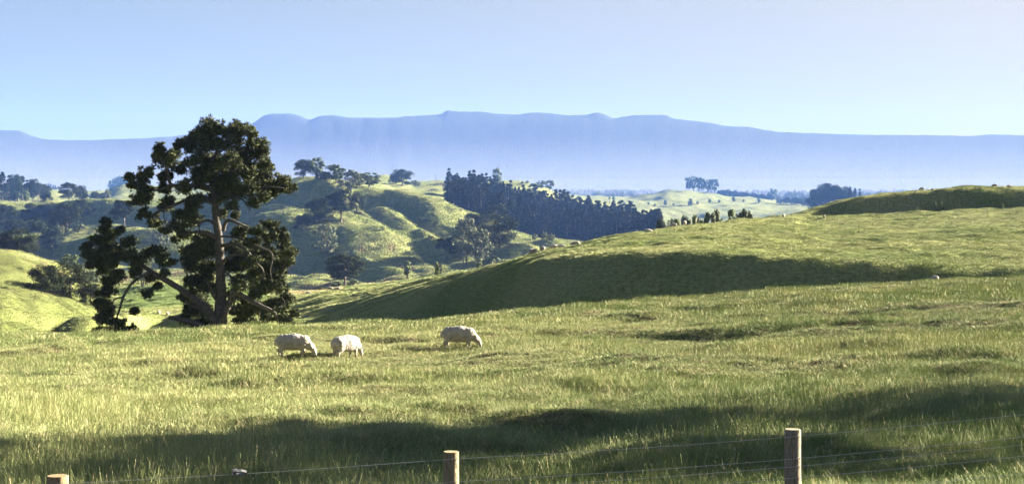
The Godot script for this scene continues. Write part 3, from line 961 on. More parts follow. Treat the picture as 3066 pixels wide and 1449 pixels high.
	plant("bush", 1058, 868, 24, 34, 480, 640, "dark bush right of the big pine's stem at the hill foot")
	plant("bush", 962, 878, 18, 40, 460, 640, "low scrub left of the big pine at the hill foot")
	plant("poplar", 1219, 836, 52, 20, 360, 560, "young poplar standing at the back of the bright green strip")
	plant("poplar", 1309, 824, 38, 14, 360, 560, "left one of two small poplars near the right end of the green strip")
	plant("poplar", 1320, 823, 30, 13, 360, 560, "right one of two small poplars near the right end of the green strip")
	plant("poplar", 1435, 812, 34, 17, 340, 560, "small poplar just above the lit rim of the second slope")
	plant("pine", 1337, 784, 70, 50, 520, 690, "pine with bare stem on the lower right of the gullied hill")
	plant("willow", 1392, 800, 130, 74, 520, 690, "tallest grey green airy tree on the right of the gullied hill", "airy trees on the gullied hill")
	plant("willow", 1432, 798, 112, 62, 520, 690, "airy grey green tree touching the tallest one on its right", "airy trees on the gullied hill")
	plant("broad", 1420, 694, 52, 66, 560, 690, "dark broad cypress above the airy trees", "cypresses at the hill's right end")
	plant("broad", 1497, 744, 92, 90, 540, 690, "big ragged dark cypress at the right end of the gullied hill", "cypresses at the hill's right end")
	plant("pine", 1485, 664, 50, 62, 600, 690, "umbrella shaped pine on the ridge above the ragged cypress")
	plant("broad", 1452, 672, 32, 34, 600, 690, "small dark cypress left of the umbrella shaped pine")
	plant("bush", 1380, 768, 40, 60, 540, 690, "dark thicket in the gully left of the airy trees", "thickets in the gully")
	plant("bush", 1350, 735, 26, 44, 540, 690, "small thicket half way up the gully", "thickets in the gully")
	plant("bush", 1470, 800, 34, 56, 520, 690, "thicket at the foot of the airy trees", "thickets in the gully")
	plant("bush", 1515, 800, 22, 46, 500, 690, "low thicket on the right of the gully mouth", "thickets in the gully")
	plant("bush", 1268, 668, 16, 22, 560, 690, "grey bush high in the gully's left bank", "bushes on the gullied hill")
	plant("bush", 1306, 680, 17, 22, 560, 690, "grey bush high in the gully's right bank", "bushes on the gullied hill")
	plant("bush", 1145, 690, 12, 14, 560, 690, "little bush on the bare spur of the gullied hill", "bushes on the gullied hill")
	plant("bush", 1130, 596, 10, 22, 600, 706, "little bush on the upper slope near the hollow", "bushes on the gullied hill")
	plant("bush", 1290, 720, 14, 26, 560, 690, "small bush below the spur in the gully", "bushes on the gullied hill")
	stand("bush", 1640, 748, 76, 330, "dark scrub showing over the rim of the second slope", "scrub behind the rim")
	stand("bush", 1672, 732, 56, 340, "rounded scrub showing over the rim right of a darker one", "scrub behind the rim")
	gi = -1
	for a in [[1603, 700, 20, 18], [1628, 708, 20, 26], [1650, 720, 18, 22]]:
		gi += 1
		plant("bush", a[0], a[1], a[2], a[3], 600, 690, nth(gi) + " bush of the short hedge running down the hill's right end", "short hedge on the hill")
	# the plantation
	var rng := RandomNumberGenerator.new()
	rng.seed = 404
	for i in 260:
		var x := 1342.0 + 640.0 * (i + rng.randf_range(-0.6, 0.6)) / 260.0
		var back := [0.0, 1.0, 0.35, 0.7, 0.15][i % 5] as float
		var d := lerpf(752.0, 872.0, back) + rng.randf_range(-8.0, 8.0)
		if x > 1900.0: d = lerpf(720.0, 800.0, back)
		var u := (x - CENTRE) / F
		var tall := rng.randf_range(12.5, 16.8) * (0.85 if x < 1400.0 and back > 0.5 else 1.0)
		tree("conifer", Vector3(u * d, ground(u, d), -d), tall, tall * rng.randf_range(0.42, 0.54), "dark pine standing in the dense plantation behind the gullied hill", "plantation pines")
	stand("round", 1490, 502, 34, 990, "pale round tree rising above the plantation")
	stand("round", 1622, 541, 30, 1082, "left half of the pale round pair on the far skyline", "pale pair beyond the plantation")
	stand("round", 1646, 540, 30, 1086, "right half of the pale round pair on the far skyline", "pale pair beyond the plantation")
	plant("pine", 1598, 576, 24, 26, 880, 1090, "small umbrella pine below the pale round pair")
	plant("broad", 1632, 588, 17, 17, 880, 1100, "small dark tree on the slope below the pale round pair")
	gi = -1
	for a in [[1563, 550, 8, 14], [1578, 549, 9, 12]]:
		gi += 1
		plant("bush", a[0], a[1], a[2], a[3], 980, 1090, nth(gi) + " scrub on the far skyline between plantation and pale pair", "skyline scrub")
	# valley hedge behind the second slope
	var hedge := "hedge row behind the second slope"
	stand("broad", 1985, 655, 46, 470, "dark rounded tree at the right end of the plantation", hedge)
	stand("broad", 2010, 662, 36, 480, "smaller dark tree at the right end of the plantation", hedge)
	stand("poplar", 2026, 652, 26, 400, "small pale poplar, first in the hedge row", hedge)
	stand("broad", 2052, 646, 34, 520, "hazy dark tree behind the hedge row", hedge)
	stand("bush", 2074, 640, 62, 405, "olive bush between the first and second poplar", hedge)
	stand("bush", 2100, 646, 44, 402, "smaller olive bush next to the second poplar", hedge)
	stand("poplar", 2116, 634, 32, 400, "second and taller poplar in the hedge row", hedge)
	stand("bush", 2150, 626, 74, 400, "wide olive bush right of the second poplar", hedge)
	stand("poplar", 2190, 626, 30, 396, "third poplar in the hedge row, right of a wide bush", hedge)
	stand("bush", 2220, 620, 62, 394, "wide olive bush right of the third poplar", hedge)
	stand("bush", 2252, 630, 42, 392, "last low bush at the right end of the hedge row", hedge)
	# far hill at right
	gi = -1
	for a in [[2064, 530, 26], [2078, 528, 26], [2094, 531, 26], [2108, 534, 22], [2124, 537, 26], [2140, 536, 28]]:
		gi += 1
		stand("round", a[0], a[1], a[2], 1575, nth(gi) + " tree from the left in the open grove on the far hilltop", "grove on the far hilltop")
	for i in 13:
		var x := 2156.0 + 12.5 * i
		stand("broad", x, 564 + i * 1.7 + (3.0 if i % 2 else 0.0) + (6.0 if i == 0 else 0.0), 22, 1600, nth(i) + " tree of the long dark windbreak right of the hilltop grove", "long dark windbreak")
	stand("round", 2316, 565, 34, 1640, "single round tree above the right end of the dark windbreak")
	for i in 8:
		stand("bush" if i % 3 == 0 else "broad", 2334 + 12 * i, 592 - i * 0.4 + (4.0 if i % 2 else 0.0), 22, 1450, nth(i) + " tree of the low hazy hedge left of the great dark dome", "low hazy hedge")
	gi = -1
	for a in [[2452, 566, 44], [2470, 554, 46], [2490, 549, 48], [2512, 555, 44], [2532, 562, 38]]:
		gi += 1
		stand("broad", a[0], a[1], a[2] + 22, 1100, nth(gi) + " dark cypress from the left in the dome shaped clump", "dome shaped clump")
	gi = -1
	for a in [[2548, 560, 24], [2562, 564, 20], [2576, 566, 18]]:
		gi += 1
		stand("conifer", a[0], a[1], a[2] + 6, 1080, nth(gi) + " small pine trailing off right of the dome shaped clump", "pines right of the dome")
	var sap := 0
	for a in [[1732, 600, 13, 9], [1755, 606, 8, 6], [1825, 597, 8, 6], [1838, 601, 13, 8], [1870, 615, 9, 6], [1892, 612, 9, 7], [1942, 614, 8, 6], [1962, 618, 7, 6], [1993, 615, 14, 8], [2018, 616, 7, 5], [2070, 616, 20, 12], [2090, 612, 9, 7], [2126, 609, 12, 7], [2155, 607, 9, 6], [2199, 604, 13, 9], [2228, 604, 8, 6], [2273, 607, 13, 9]]:
		plant("poplar", a[0], a[1], a[2], a[3] * 1.3, 1090, 1570, nth(sap) + " young tree from the left on the pale far hill", "saplings on the far hill")
		sap += 1
	# shelter trees beyond the right edge, whose shade falls over the fence line
	gi = -1
	for a in [[15.9, 35.4, 10.2, 4.0], [16.9, 32.7, 8.4, 3.8], [20.0, 30.5, 9.0, 5.0]]:
		gi += 1
		tree("pine" if gi < 2 else "willow", Vector3(a[0], ground_at(a[0], -a[1]), -a[1]), a[2], a[3], nth(gi) + " shelter tree beside the meadow beyond the right edge", "shelter trees by the fence")

func make_big_pine() -> void:
	var d := 150.0
	var m := d / F
	var foot_y := ground((650.0 - CENTRE) / F, d)
	var root := base("great_pine", Vector3((650.0 - CENTRE) * m, foot_y, -d))
	tag(root, "huge old pine with leaning limb and ragged dark crown behind the near crest", "tree")
	var place := func(x: float, y: float, z: float) -> Vector3:
		return Vector3((x - 650.0) * m, EYE + (HORIZON - y) * m - foot_y, z)
	var bark := Color(0.115, 0.108, 0.098)
	var limbs := [
		["trunk", [[655, 1010, 0.0, 27], [656, 960, 0.0, 22], [660, 883, 0.0, 16], [657, 784, 0.0, 14], [654, 718, 0.0, 12.5], [647, 669, 0.0, 11.5], [641, 600, 0.1, 9], [639, 537, 0.2, 7.5], [634, 479, 0.3, 5.5], [650, 456, 0.2, 4], [648, 400, 0.0, 2]]],
		["leaning_limb", [[657, 985, 0.2, 16], [625, 935, 0.6, 13], [591, 899, 0.9, 11], [542, 860, 1.2, 9.5], [486, 827, 1.3, 8], [434, 794, 1.1, 6], [390, 760, 0.6, 4], [340, 720, 0.2, 2.5], [322, 675, 0.0, 1.2]]],
		["fallen_limb", [[645, 990, 0.8, 9], [624, 978, 1.1, 8], [575, 958, 1.6, 7.5], [516, 945, 1.9, 5.5]]],
		["low_limb", [[650, 975, 0.3, 10], [618, 935, 0.4, 8], [585, 916, 0.2, 6], [550, 906, -0.3, 3]]],
		["hanging_limb", [[470, 815, 1.3, 4], [443, 820, 1.5, 4], [407, 843, 1.6, 4], [381, 883, 1.7, 4], [371, 916, 1.7, 3.5], [358, 955, 1.6, 2.5], [350, 990, 1.5, 1.5]]],
		["hanging_branch", [[380, 886, 1.7, 2.5], [356, 892, 1.9, 2.3], [350, 912, 2.0, 2], [360, 930, 2.0, 1.5]]],
		["right_limb", [[662, 960, 0.4, 12], [690, 905, 0.9, 10], [706, 873, 1.2, 9], [749, 893, 1.5, 7.5], [789, 912, 1.7, 6.5], [828, 932, 1.8, 5], [841, 965, 1.8, 3], [838, 990, 1.8, 1.5]]],
		["bare_limb", [[668, 690, 0.2, 6.5], [676, 668, 0.6, 6], [690, 659, 0.8, 5.5], [716, 667, 0.9, 4], [745, 680, 0.6, 2.5]]],
		["bare_limb", [[665, 735, 0.2, 5.5], [706, 730, 0.9, 4.8], [746, 751, 1.4, 4.4], [772, 784, 1.6, 4], [792, 804, 1.7, 3.6], [798, 838, 1.8, 2.4]]],
		["bare_limb", [[665, 786, 0.2, 6], [690, 766, 0.7, 5], [720, 761, 0.9, 3.6], [748, 757, 0.8, 2.2]]],
		["bare_limb", [[664, 707, 0.2, 3.6], [723, 714, 0.9, 3], [782, 738, 1.4, 2.8], [815, 752, 1.5, 2.6], [822, 772, 1.5, 2.2], [815, 806, 1.5, 1.6], [820, 835, 1.5, 1]]],
		["bare_limb", [[668, 828, 0.3, 3.6], [690, 821, 0.9, 3.2], [703, 850, 1.2, 3], [706, 890, 1.2, 2.6], [705, 928, 1.1, 1.8]]],
		["bare_limb", [[650, 900, 0.3, 6], [640, 880, 0.8, 5], [630, 855, 1.0, 3.5], [622, 842, 1.0, 1.6]]],
		["bare_limb", [[670, 866, 0.4, 3], [688, 858, 0.7, 1.5]]],
		["left_limb", [[648, 712, 0.2, 7], [620, 697, 0.6, 6], [585, 694, 0.8, 4.5], [550, 700, 0.7, 2.5]]],
		["left_limb", [[646, 676, 0.1, 5], [625, 660, 0.4, 4.4], [600, 668, 0.5, 3], [598, 690, 0.5, 2]]],
		["left_limb", [[642, 610, 0.2, 7], [605, 588, 0.7, 6], [572, 594, 1.0, 5.5], [538, 609, 1.2, 5], [480, 632, 1.2, 3.5], [450, 655, 1.0, 2]]],
		["left_limb", [[640, 570, 0.2, 6.5], [578, 557, 0.8, 5.5], [524, 554, 1.2, 5], [512, 534, 1.4, 4.6], [506, 502, 1.4, 3.4], [480, 470, 1.1, 2]]],
		["left_limb", [[520, 553, 1.2, 4], [470, 570, 1.0, 3], [420, 555, 0.6, 2], [400, 535, 0.3, 1.2]]],
		["right_branch", [[642, 585, 0.2, 6], [690, 575, 0.7, 5], [750, 565, 0.9, 4], [820, 560, 0.6, 2.5], [855, 565, 0.3, 1.5]]],
		["right_branch", [[640, 540, 0.2, 5], [690, 515, 0.5, 4.2], [740, 500, 0.4, 3], [790, 500, 0.2, 1.8]]],
		["right_branch", [[648, 462, 0.2, 4], [680, 440, 0.3, 3], [715, 410, 0.2, 2], [735, 395, 0.1, 1.2]]],
		["upper_branch", [[636, 490, 0.3, 4], [605, 460, 0.6, 3], [580, 430, 0.4, 2], [565, 415, 0.3, 1.2]]],
		["upper_branch", [[646, 430, 0.1, 2.6], [630, 400, 0.2, 2], [612, 380, 0.2, 1.2]]],
		["drooping_twig", [[700, 590, 0.8, 3], [730, 596, 1.2, 2.4], [752, 625, 1.4, 1.6], [765, 640, 1.4, 0.9]]],
		["drooping_twig", [[692, 594, 0.8, 2.6], [708, 602, 1.1, 2], [722, 632, 1.3, 1.2], [720, 655, 1.3, 0.8]]],
		["drooping_twig", [[500, 620, 1.2, 2], [498, 650, 1.3, 1.5], [508, 672, 1.3, 0.8]]],
		["drooping_twig", [[828, 930, 1.8, 3], [812, 945, 2.1, 2], [806, 970, 2.2, 1.2], [812, 992, 2.2, 0.8]]],
		["drooping_twig", [[842, 962, 1.8, 2], [855, 968, 2.0, 1.4], [870, 978, 2.0, 0.8]]],
		["drooping_twig", [[790, 912, 1.7, 2.6], [784, 940, 2.0, 1.8], [790, 975, 2.1, 1.0]]],
		["drooping_twig", [[845, 918, 1.4, 2], [858, 905, 1.5, 1.4], [850, 888, 1.5, 0.8]]],
		["drooping_twig", [[690, 978, 1.2, 2.5], [720, 966, 1.6, 2], [752, 975, 1.8, 1]]],
	]
	var sd := 1
	for l in limbs:
		var p := []
		var r := []
		for q in l[1]:
			p.push_back(place.call(q[0], q[1], q[2]))
			r.push_back(q[3] * m)
		var s := smooth_path(p, r, 5)
		var g := Geo.new()
		g.tube(s[0], s[1], 9 if l[0] == "trunk" else 7, bark, 0.09, sd)
		sd += 1
		part(l[0], g.mesh(), mats.bark, root)
	# boughs of needles: centre marks, half width in marks; z is how far a bough stands before (+) or behind (-) the trunk
	var rng := RandomNumberGenerator.new()
	rng.seed = 77
	var crown := [
		[630, 385, 30], [600, 398, 26], [577, 415, 22], [662, 400, 22], [700, 384, 18], [715, 390, 16], [738, 396, 18], [748, 404, 13], [612, 436, 30], [562, 440, 18], [542, 430, 11], [528, 432, 8], [660, 432, 18], [704, 428, 30], [742, 430, 22], [776, 430, 16], [786, 448, 14], [772, 470, 20], [734, 468, 30], [696, 480, 24], [636, 506, 20], [588, 476, 24], [550, 478, 18], [500, 460, 15], [468, 450, 16], [460, 470, 13], [484, 488, 22], [524, 502, 18], [450, 512, 18], [424, 540, 14], [402, 528, 10], [386, 556, 16], [410, 568, 20], [440, 586, 22], [482, 566, 18], [424, 606, 18], [440, 640, 17], [456, 664, 17], [470, 618, 18], [500, 604, 14],
		[562, 560, 22], [604, 540, 28], [644, 542, 30], [692, 540, 34], [744, 520, 32], [790, 518, 26], [802, 498, 16], [832, 540, 22], [852, 560, 16], [862, 566, 11], [822, 570, 24], [780, 566, 30], [732, 570, 30], [684, 582, 28], [640, 592, 26], [600, 604, 22], [572, 622, 20], [540, 642, 18], [800, 592, 16], [772, 604, 14], [700, 622, 14], [562, 660, 22], [532, 680, 18], [590, 652, 18], [552, 702, 14], [518, 720, 9], [500, 690, 10], [660, 640, 14], [690, 648, 10],
		[772, 690, 18], [802, 680, 19], [832, 700, 17], [802, 716, 22], [850, 722, 15], [762, 722, 16], [842, 748, 19], [870, 752, 14], [884, 757, 10], [802, 762, 22], [762, 782, 19], [860, 782, 11], [722, 692, 10],
		[720, 800, 22], [752, 830, 22], [790, 860, 26], [830, 862, 22], [850, 876, 11], [762, 870, 22], [722, 850, 17], [742, 900, 18], [860, 922, 13], [880, 932, 11], [862, 950, 15], [832, 962, 13], [800, 956, 14], [772, 968, 16], [742, 972, 18], [702, 978, 14], [690, 930, 12],
	]
	var back := [
		[590, 720, 24], [562, 762, 26], [600, 762, 25], [630, 742, 16], [572, 800, 25], [612, 812, 23], [560, 850, 20], [602, 852, 20], [630, 862, 14], [572, 900, 23], [552, 932, 20], [542, 962, 18], [602, 942, 20], [582, 972, 20], [630, 972, 12], [546, 900, 17], [700, 740, 24], [720, 780, 24], [690, 800, 20], [700, 850, 18], [740, 760, 18], [690, 890, 16], [780, 800, 24], [820, 830, 22], [760, 930, 24], [810, 920, 22], [720, 940, 22], [850, 900, 16], [700, 700, 20], [840, 790, 18],
		[620, 480, 22], [660, 500, 24], [720, 500, 26], [640, 560, 26], [760, 540, 26], [580, 520, 20], [480, 530, 16],
	]
	var left := [
		[320, 660, 11], [314, 682, 14], [332, 702, 16], [346, 690, 9], [300, 722, 20], [270, 742, 14], [258, 757, 10], [290, 762, 22], [330, 742, 23], [320, 792, 24], [300, 812, 17], [350, 780, 22], [382, 730, 17], [402, 726, 13], [392, 762, 22], [420, 782, 19], [442, 762, 15], [470, 752, 17], [500, 767, 16], [520, 782, 10], [482, 792, 14], [452, 832, 15], [500, 817, 9], [450, 872, 11], [470, 862, 9], [330, 842, 19], [310, 872, 19], [300, 902, 16], [328, 902, 10], [312, 942, 13], [342, 962, 16], [320, 987, 20], [352, 992, 17], [382, 962, 12], [402, 932, 10], [300, 990, 14], [372, 994, 16], [360, 820, 16], [410, 815, 14], [290, 960, 14], [390, 985, 14], [330, 930, 14], [280, 790, 16], [350, 750, 20],
	]
	var sets := [[crown, 1.5, 0.2, 1], [back, 0.8, -1.8, 2], [left, 0.9, 0.8, 1]]
	for s in sets:
		for q in s[0]:
			var g := Geo.new()
			var z0: float = s[2] + rng.randfn() * s[1]
			for k in s[3]:
				var r: float = q[2] * m * 1.22
				var z: float = z0 - k * r * 1.1
				var c: Vector3 = place.call(q[0] + rng.randfn() * 4.0, q[1] + rng.randfn() * 3.0, z)
				# a bough is a handful of tufted knots with gaps between them
				var knots := 10 + int(r * 16.0)
				for j in knots:
					var o := ball(rng) * r * rng.randf_range(0.3, 1.2)
					o.y *= 0.72
					var kr := r * rng.randf_range(0.18, 0.38) + 0.09
					needles(g, c + o, Vector3(kr, kr * 0.8, kr), 12 + int(kr * 54.0), 0.27, Color(0.016, 0.026, 0.010), Color(0.090, 0.102, 0.034), rng, 4)
			part("bough", g.mesh(), mats.bough, root)

func make_far_woods() -> void:
	# hazy shelter belts and groves on the plain, past counting
	var rng := RandomNumberGenerator.new()
	rng.seed = 909
	var k: Array = kind_of("round", 0)[0]
	var c: Array = kind_of("conifer", 0)[0]
	for pick in [[k[1], 1500, "hazy leafy groves scattered over the distant plain", "distant_groves"], [c[1], 900, "hazy shelter belts of conifers on the distant plain", "distant_shelter_belts"]]:
		var mm := MultiMesh.new()
		mm.transform_format = MultiMesh.TRANSFORM_3D
		mm.mesh = pick[0]
		mm.instance_count = pick[1]
		var belt := Vector3.ZERO
		var run := Vector3.ZERO
		var left := 0
		for i in pick[1]:
			if left == 0:
				left = rng.randi_range(8, 34)
				var d := rng.randf_range(2600.0, 5400.0)
				belt = Vector3(rng.randf_range(-0.34, 0.34) * d, 0, -d)
				run = Vector3(rng.randf_range(8.0, 16.0), 0, rng.randf_range(-6.0, 6.0))
			left -= 1
			belt += run * rng.randf_range(0.6, 1.4)
			var p := belt + Vector3(rng.randfn() * 6.0, 0, rng.randfn() * 10.0)
			p.y = ground_at(p.x, p.z) - 0.3
			var h := rng.randf_range(12.0, 26.0)
			mm.set_instance_transform(i, Transform3D(Basis.from_scale(Vector3(h * 0.9, h, h * 0.9)), p))
		var o := MultiMeshInstance3D.new()
		o.name = pick[3]
		o.multimesh = mm
		o.material_override = mats.leaf
		add_child(o)
		tag(o, pick[2], "trees", "", "stuff")

func make_weeds() -> void:   # tall thistle stalks on the pale shoulder
	var rng := RandomNumberGenerator.new()
	rng.seed = 55
	var meshes := []
	for v in 3:
		var st := Geo.new()
		var lf := Geo.new()
		st.tube([Vector3(0, -0.03, 0), Vector3(0.02, 0.5, 0), Vector3(0.0, 1.0, 0.01)], [0.022, 0.016, 0.008], 5, Color(0.14, 0.16, 0.06), 0.1, v)
		for i in 34:
			var t := rng.randf_range(0.08, 1.0)
			var a := rng.randf() * TAU
			var o := Vector3(cos(a), rng.randf_range(0.1, 0.8), sin(a)).normalized()
			var p := Vector3(0.01, t, 0)
			var s := 0.34 * (1.15 - t * 0.75)
			var side := o.cross(Vector3.UP).normalized() * s * 0.2
			lf.tri(p, p + o * s * 0.5 + side, p + o * s, Vector3.UP + o * 0.3, Color(0.07, 0.11, 0.035) * rng.randf_range(0.7, 1.3), 0.3)
			lf.tri(p, p + o * s * 0.5 - side, p + o * s, Vector3.UP + o * 0.3, Color(0.07, 0.11, 0.035) * rng.randf_range(0.7, 1.3), 0.3)
		meshes.push_back([st.mesh(), lf.mesh()])
	var list := [[2408, 668, 10], [2418, 668, 8], [2448, 664, 16], [2464, 664, 8], [2608, 646, 8], [2628, 645, 10], [2625, 652, 8], [2749, 634, 14], [2805, 626, 18], [2824, 624, 20], [3008, 622, 12], [2757, 645, 9], [2480, 700, 12], [2330, 700, 10], [2284, 702, 11], [2572, 700, 16], [2590, 700, 13], [2546, 702, 9], [2700, 668, 11], [2960, 655, 12], [3026, 645, 10], [2990, 654, 8], [2870, 660, 10], [2845, 662, 12]]
	list.sort_custom(func(a, b): return a[0] < b[0])
	for i in list.size():
		var q: Array = list[i]
		var p := spot(q[0], q[1], 150.0, 338.0)
		var o := base("thistle", p, rng.randf() * TAU)
		var h: float = maxf(q[2] * -p.z / F * 1.5, 0.5)
		o.scale = Vector3(h, h, h)
		part("stalk", meshes[i % 3][0], mats.leaf, o)
		part("leaves", meshes[i % 3][1], mats.leaf, o)
		tag(o, nth(i) + " thistle from the left on the pale grass below the right hill", "weed", "thistles below the right hill")

# ---------------------------------------------------------------- sheep
func blend(a: float, b: float, k: float) -> float:
	var h := maxf(k - absf(a - b), 0.0) / k
	return minf(a, b) - h * h * k * 0.25

# bones: [a, ra, b, rb]; returns a mesh of the smooth union, as surface nets
func skin(bones: Array, cell: float, k: float, wool: float, color: Callable) -> ArrayMesh:
	var lo := Vector3(1e9, 1e9, 1e9)
	var hi := -lo
	for b in bones:
		for e in [[b[0], b[1]], [b[2], b[3]]]:
			lo = lo.min(e[0] - Vector3.ONE * (e[1] + 0.06))
			hi = hi.max(e[0] + Vector3.ONE * (e[1] + 0.06))
	var nx := int((hi.x - lo.x) / cell) + 2
	var ny := int((hi.y - lo.y) / cell) + 2
	var nz := int((hi.z - lo.z) / cell) + 2
	var f := PackedFloat32Array()
	f.resize(nx * ny * nz)
	f.fill(1.0)
	for b in bones:
		var a: Vector3 = b[0]
		var ab: Vector3 = b[2] - a
		var l2 := maxf(ab.length_squared(), 1e-9)
		var ra: float = b[1]
		var dr: float = b[3] - ra
		var reach := maxf(ra, b[3]) + k + 2.0 * cell
		var mn := ((a.min(b[2]) - Vector3.ONE * reach - lo) / cell).floor()
		var mx := ((a.max(b[2]) + Vector3.ONE * reach - lo) / cell).ceil()
		for z in range(maxi(0, int(mn.z)), mini(nz, int(mx.z) + 1)):
			for y in range(maxi(0, int(mn.y)), mini(ny, int(mx.y) + 1)):
				for x in range(maxi(0, int(mn.x)), mini(nx, int(mx.x) + 1)):
					var p := lo + Vector3(x, y, z) * cell
					var t := clampf((p - a).dot(ab) / l2, 0.0, 1.0)
					var dist := (p - a - ab * t).length() - ra - dr * t
					var i := x + nx * (y + ny * z)
					f[i] = blend(f[i], dist, k)
	var wn := noise(FastNoiseLite.TYPE_SIMPLEX_SMOOTH, 0.07, 61, 3)
	if wool > 0.0:
		for z in nz:
			for y in ny:
				for x in nx:
					var i := x + nx * (y + ny * z)
					if absf(f[i]) < 0.1:
						var p := lo + Vector3(x, y, z) * cell
						f[i] -= wn.get_noise_3dv(p) * wool * smoothstep(0.22, 0.36, p.y)
	var id := PackedInt32Array()
	id.resize(nx * ny * nz)
	id.fill(-1)
	var v := PackedVector3Array()
	var n := PackedVector3Array()
	var c := PackedColorArray()
	var sx := 1
	var sy := nx
	var sz := nx * ny
	var corners := [0, sx, sy, sx + sy, sz, sx + sz, sy + sz, sx + sy + sz]
	var offs := [Vector3(0, 0, 0), Vector3(1, 0, 0), Vector3(0, 1, 0), Vector3(1, 1, 0), Vector3(0, 0, 1), Vector3(1, 0, 1), Vector3(0, 1, 1), Vector3(1, 1, 1)]
	var edges := [[0, 1], [2, 3], [4, 5], [6, 7], [0, 2], [1, 3], [4, 6], [5, 7], [0, 4], [1, 5], [2, 6], [3, 7]]
	for z in nz - 1:
		for y in ny - 1:
			for x in nx - 1:
				var i := x + nx * (y + ny * z)
				var inside := 0
				for q in corners:
					if f[i + q] < 0.0: inside += 1
				if inside == 0 or inside == 8: continue
				var s := Vector3.ZERO
				var m := 0
				for e in edges:
					var fa := f[i + corners[e[0]]]
					var fb := f[i + corners[e[1]]]
					if (fa < 0.0) != (fb < 0.0):
						s += offs[e[0]].lerp(offs[e[1]], fa / (fa - fb))
						m += 1
				var p: Vector3 = lo + (Vector3(x, y, z) + s / m) * cell
				var gx := f[i + 1] + f[i + 1 + sy] + f[i + 1 + sz] + f[i + 1 + sy + sz] - f[i] - f[i + sy] - f[i + sz] - f[i + sy + sz]
				var gy := f[i + sy] + f[i + 1 + sy] + f[i + sy + sz] + f[i + 1 + sy + sz] - f[i] - f[i + 1] - f[i + sz] - f[i + 1 + sz]
				var gz := f[i + sz] + f[i + 1 + sz] + f[i + sy + sz] + f[i + 1 + sy + sz] - f[i] - f[i + 1] - f[i + sy] - f[i + 1 + sy]
				id[i] = v.size()
				v.push_back(p)
				n.push_back(Vector3(gx, gy, gz).normalized())
				c.push_back(color.call(p))
	var idx := PackedInt32Array()
	var steps := [[sx, sy, sz], [sy, sz, sx], [sz, sx, sy]]
	for z in range(1, nz - 1):
		for y in range(1, ny - 1):
			for x in range(1, nx - 1):
				var i := x + nx * (y + ny * z)
				for s in steps:
					var inn := f[i] < 0.0
					if inn == (f[i + s[0]] < 0.0): continue
					var q0 := id[i]
					var q1 := id[i - s[1]]
					var q2 := id[i - s[1] - s[2]]
					var q3 := id[i - s[2]]
					if q0 < 0 or q1 < 0 or q2 < 0 or q3 < 0: continue
					if inn: idx.append_array([q0, q2, q1, q0, q3, q2])
					else: idx.append_array([q0, q1, q2, q0, q2, q3])
	var arr := []
	arr.resize(Mesh.ARRAY_MAX)
	arr[Mesh.ARRAY_VERTEX] = v
	arr[Mesh.ARRAY_NORMAL] = n
	arr[Mesh.ARRAY_COLOR] = c
	arr[Mesh.ARRAY_INDEX] = idx
	var mesh := ArrayMesh.new()
	mesh.add_surface_from_arrays(Mesh.PRIMITIVE_TRIANGLES, arr)
	return mesh

# a grazing sheep that looks along +x; stride shifts the legs, bow swings the head sideways, drop lowers it
func sheep_bones(stride: float, bow: float, drop: float) -> Array:
	var b := []
	b.push_back([Vector3(-0.36, 0.53, 0), 0.235, Vector3(0.02, 0.52, 0), 0.265])
	b.push_back([Vector3(0.02, 0.52, 0), 0.265, Vector3(0.34, 0.51, 0), 0.225])
	b.push_back([Vector3(-0.20, 0.46, 0), 0.24, Vector3(0.18, 0.45, 0), 0.24])
	b.push_back([Vector3(-0.40, 0.50, 0.06), 0.20, Vector3(-0.40, 0.50, -0.06), 0.20])
	b.push_back([Vector3(0.36, 0.50, 0), 0.195, Vector3(0.54, 0.37 - drop * 0.3, bow * 0.4), 0.135])
	b.push_back([Vector3(0.54, 0.37 - drop * 0.3, bow * 0.4), 0.13, Vector3(0.66, 0.27 - drop * 0.7, bow * 0.8), 0.095])
	b.push_back([Vector3(0.67, 0.265 - drop * 0.7, bow * 0.8), 0.088, Vector3(0.735, 0.13 - drop, bow), 0.052])
	b.push_back([Vector3(0.735, 0.13 - drop, bow), 0.052, Vector3(0.742, 0.09 - drop, bow), 0.046])
	b.push_back([Vector3(-0.60, 0.56, 0), 0.055, Vector3(-0.625, 0.42, 0), 0.040])
	for s in [-1.0, 1.0]:
		var k: float = stride * s
		b.push_back([Vector3(-0.40, 0.44, 0.13 * s), 0.135, Vector3(-0.37 + k * 0.3, 0.33, 0.135 * s), 0.095])
		b.push_back([Vector3(-0.37 + k * 0.3, 0.33, 0.135 * s), 0.09, Vector3(-0.47 + k * 0.7, 0.21, 0.125 * s), 0.052])
		b.push_back([Vector3(-0.47 + k * 0.7, 0.21, 0.125 * s), 0.048, Vector3(-0.44 + k, 0.03, 0.12 * s), 0.032])
		b.push_back([Vector3(0.30, 0.42, 0.11 * s), 0.115, Vector3(0.31 - k * 0.4, 0.24, 0.11 * s), 0.06])
		b.push_back([Vector3(0.31 - k * 0.4, 0.24, 0.11 * s), 0.052, Vector3(0.305 - k, 0.03, 0.11 * s), 0.031])
	return b

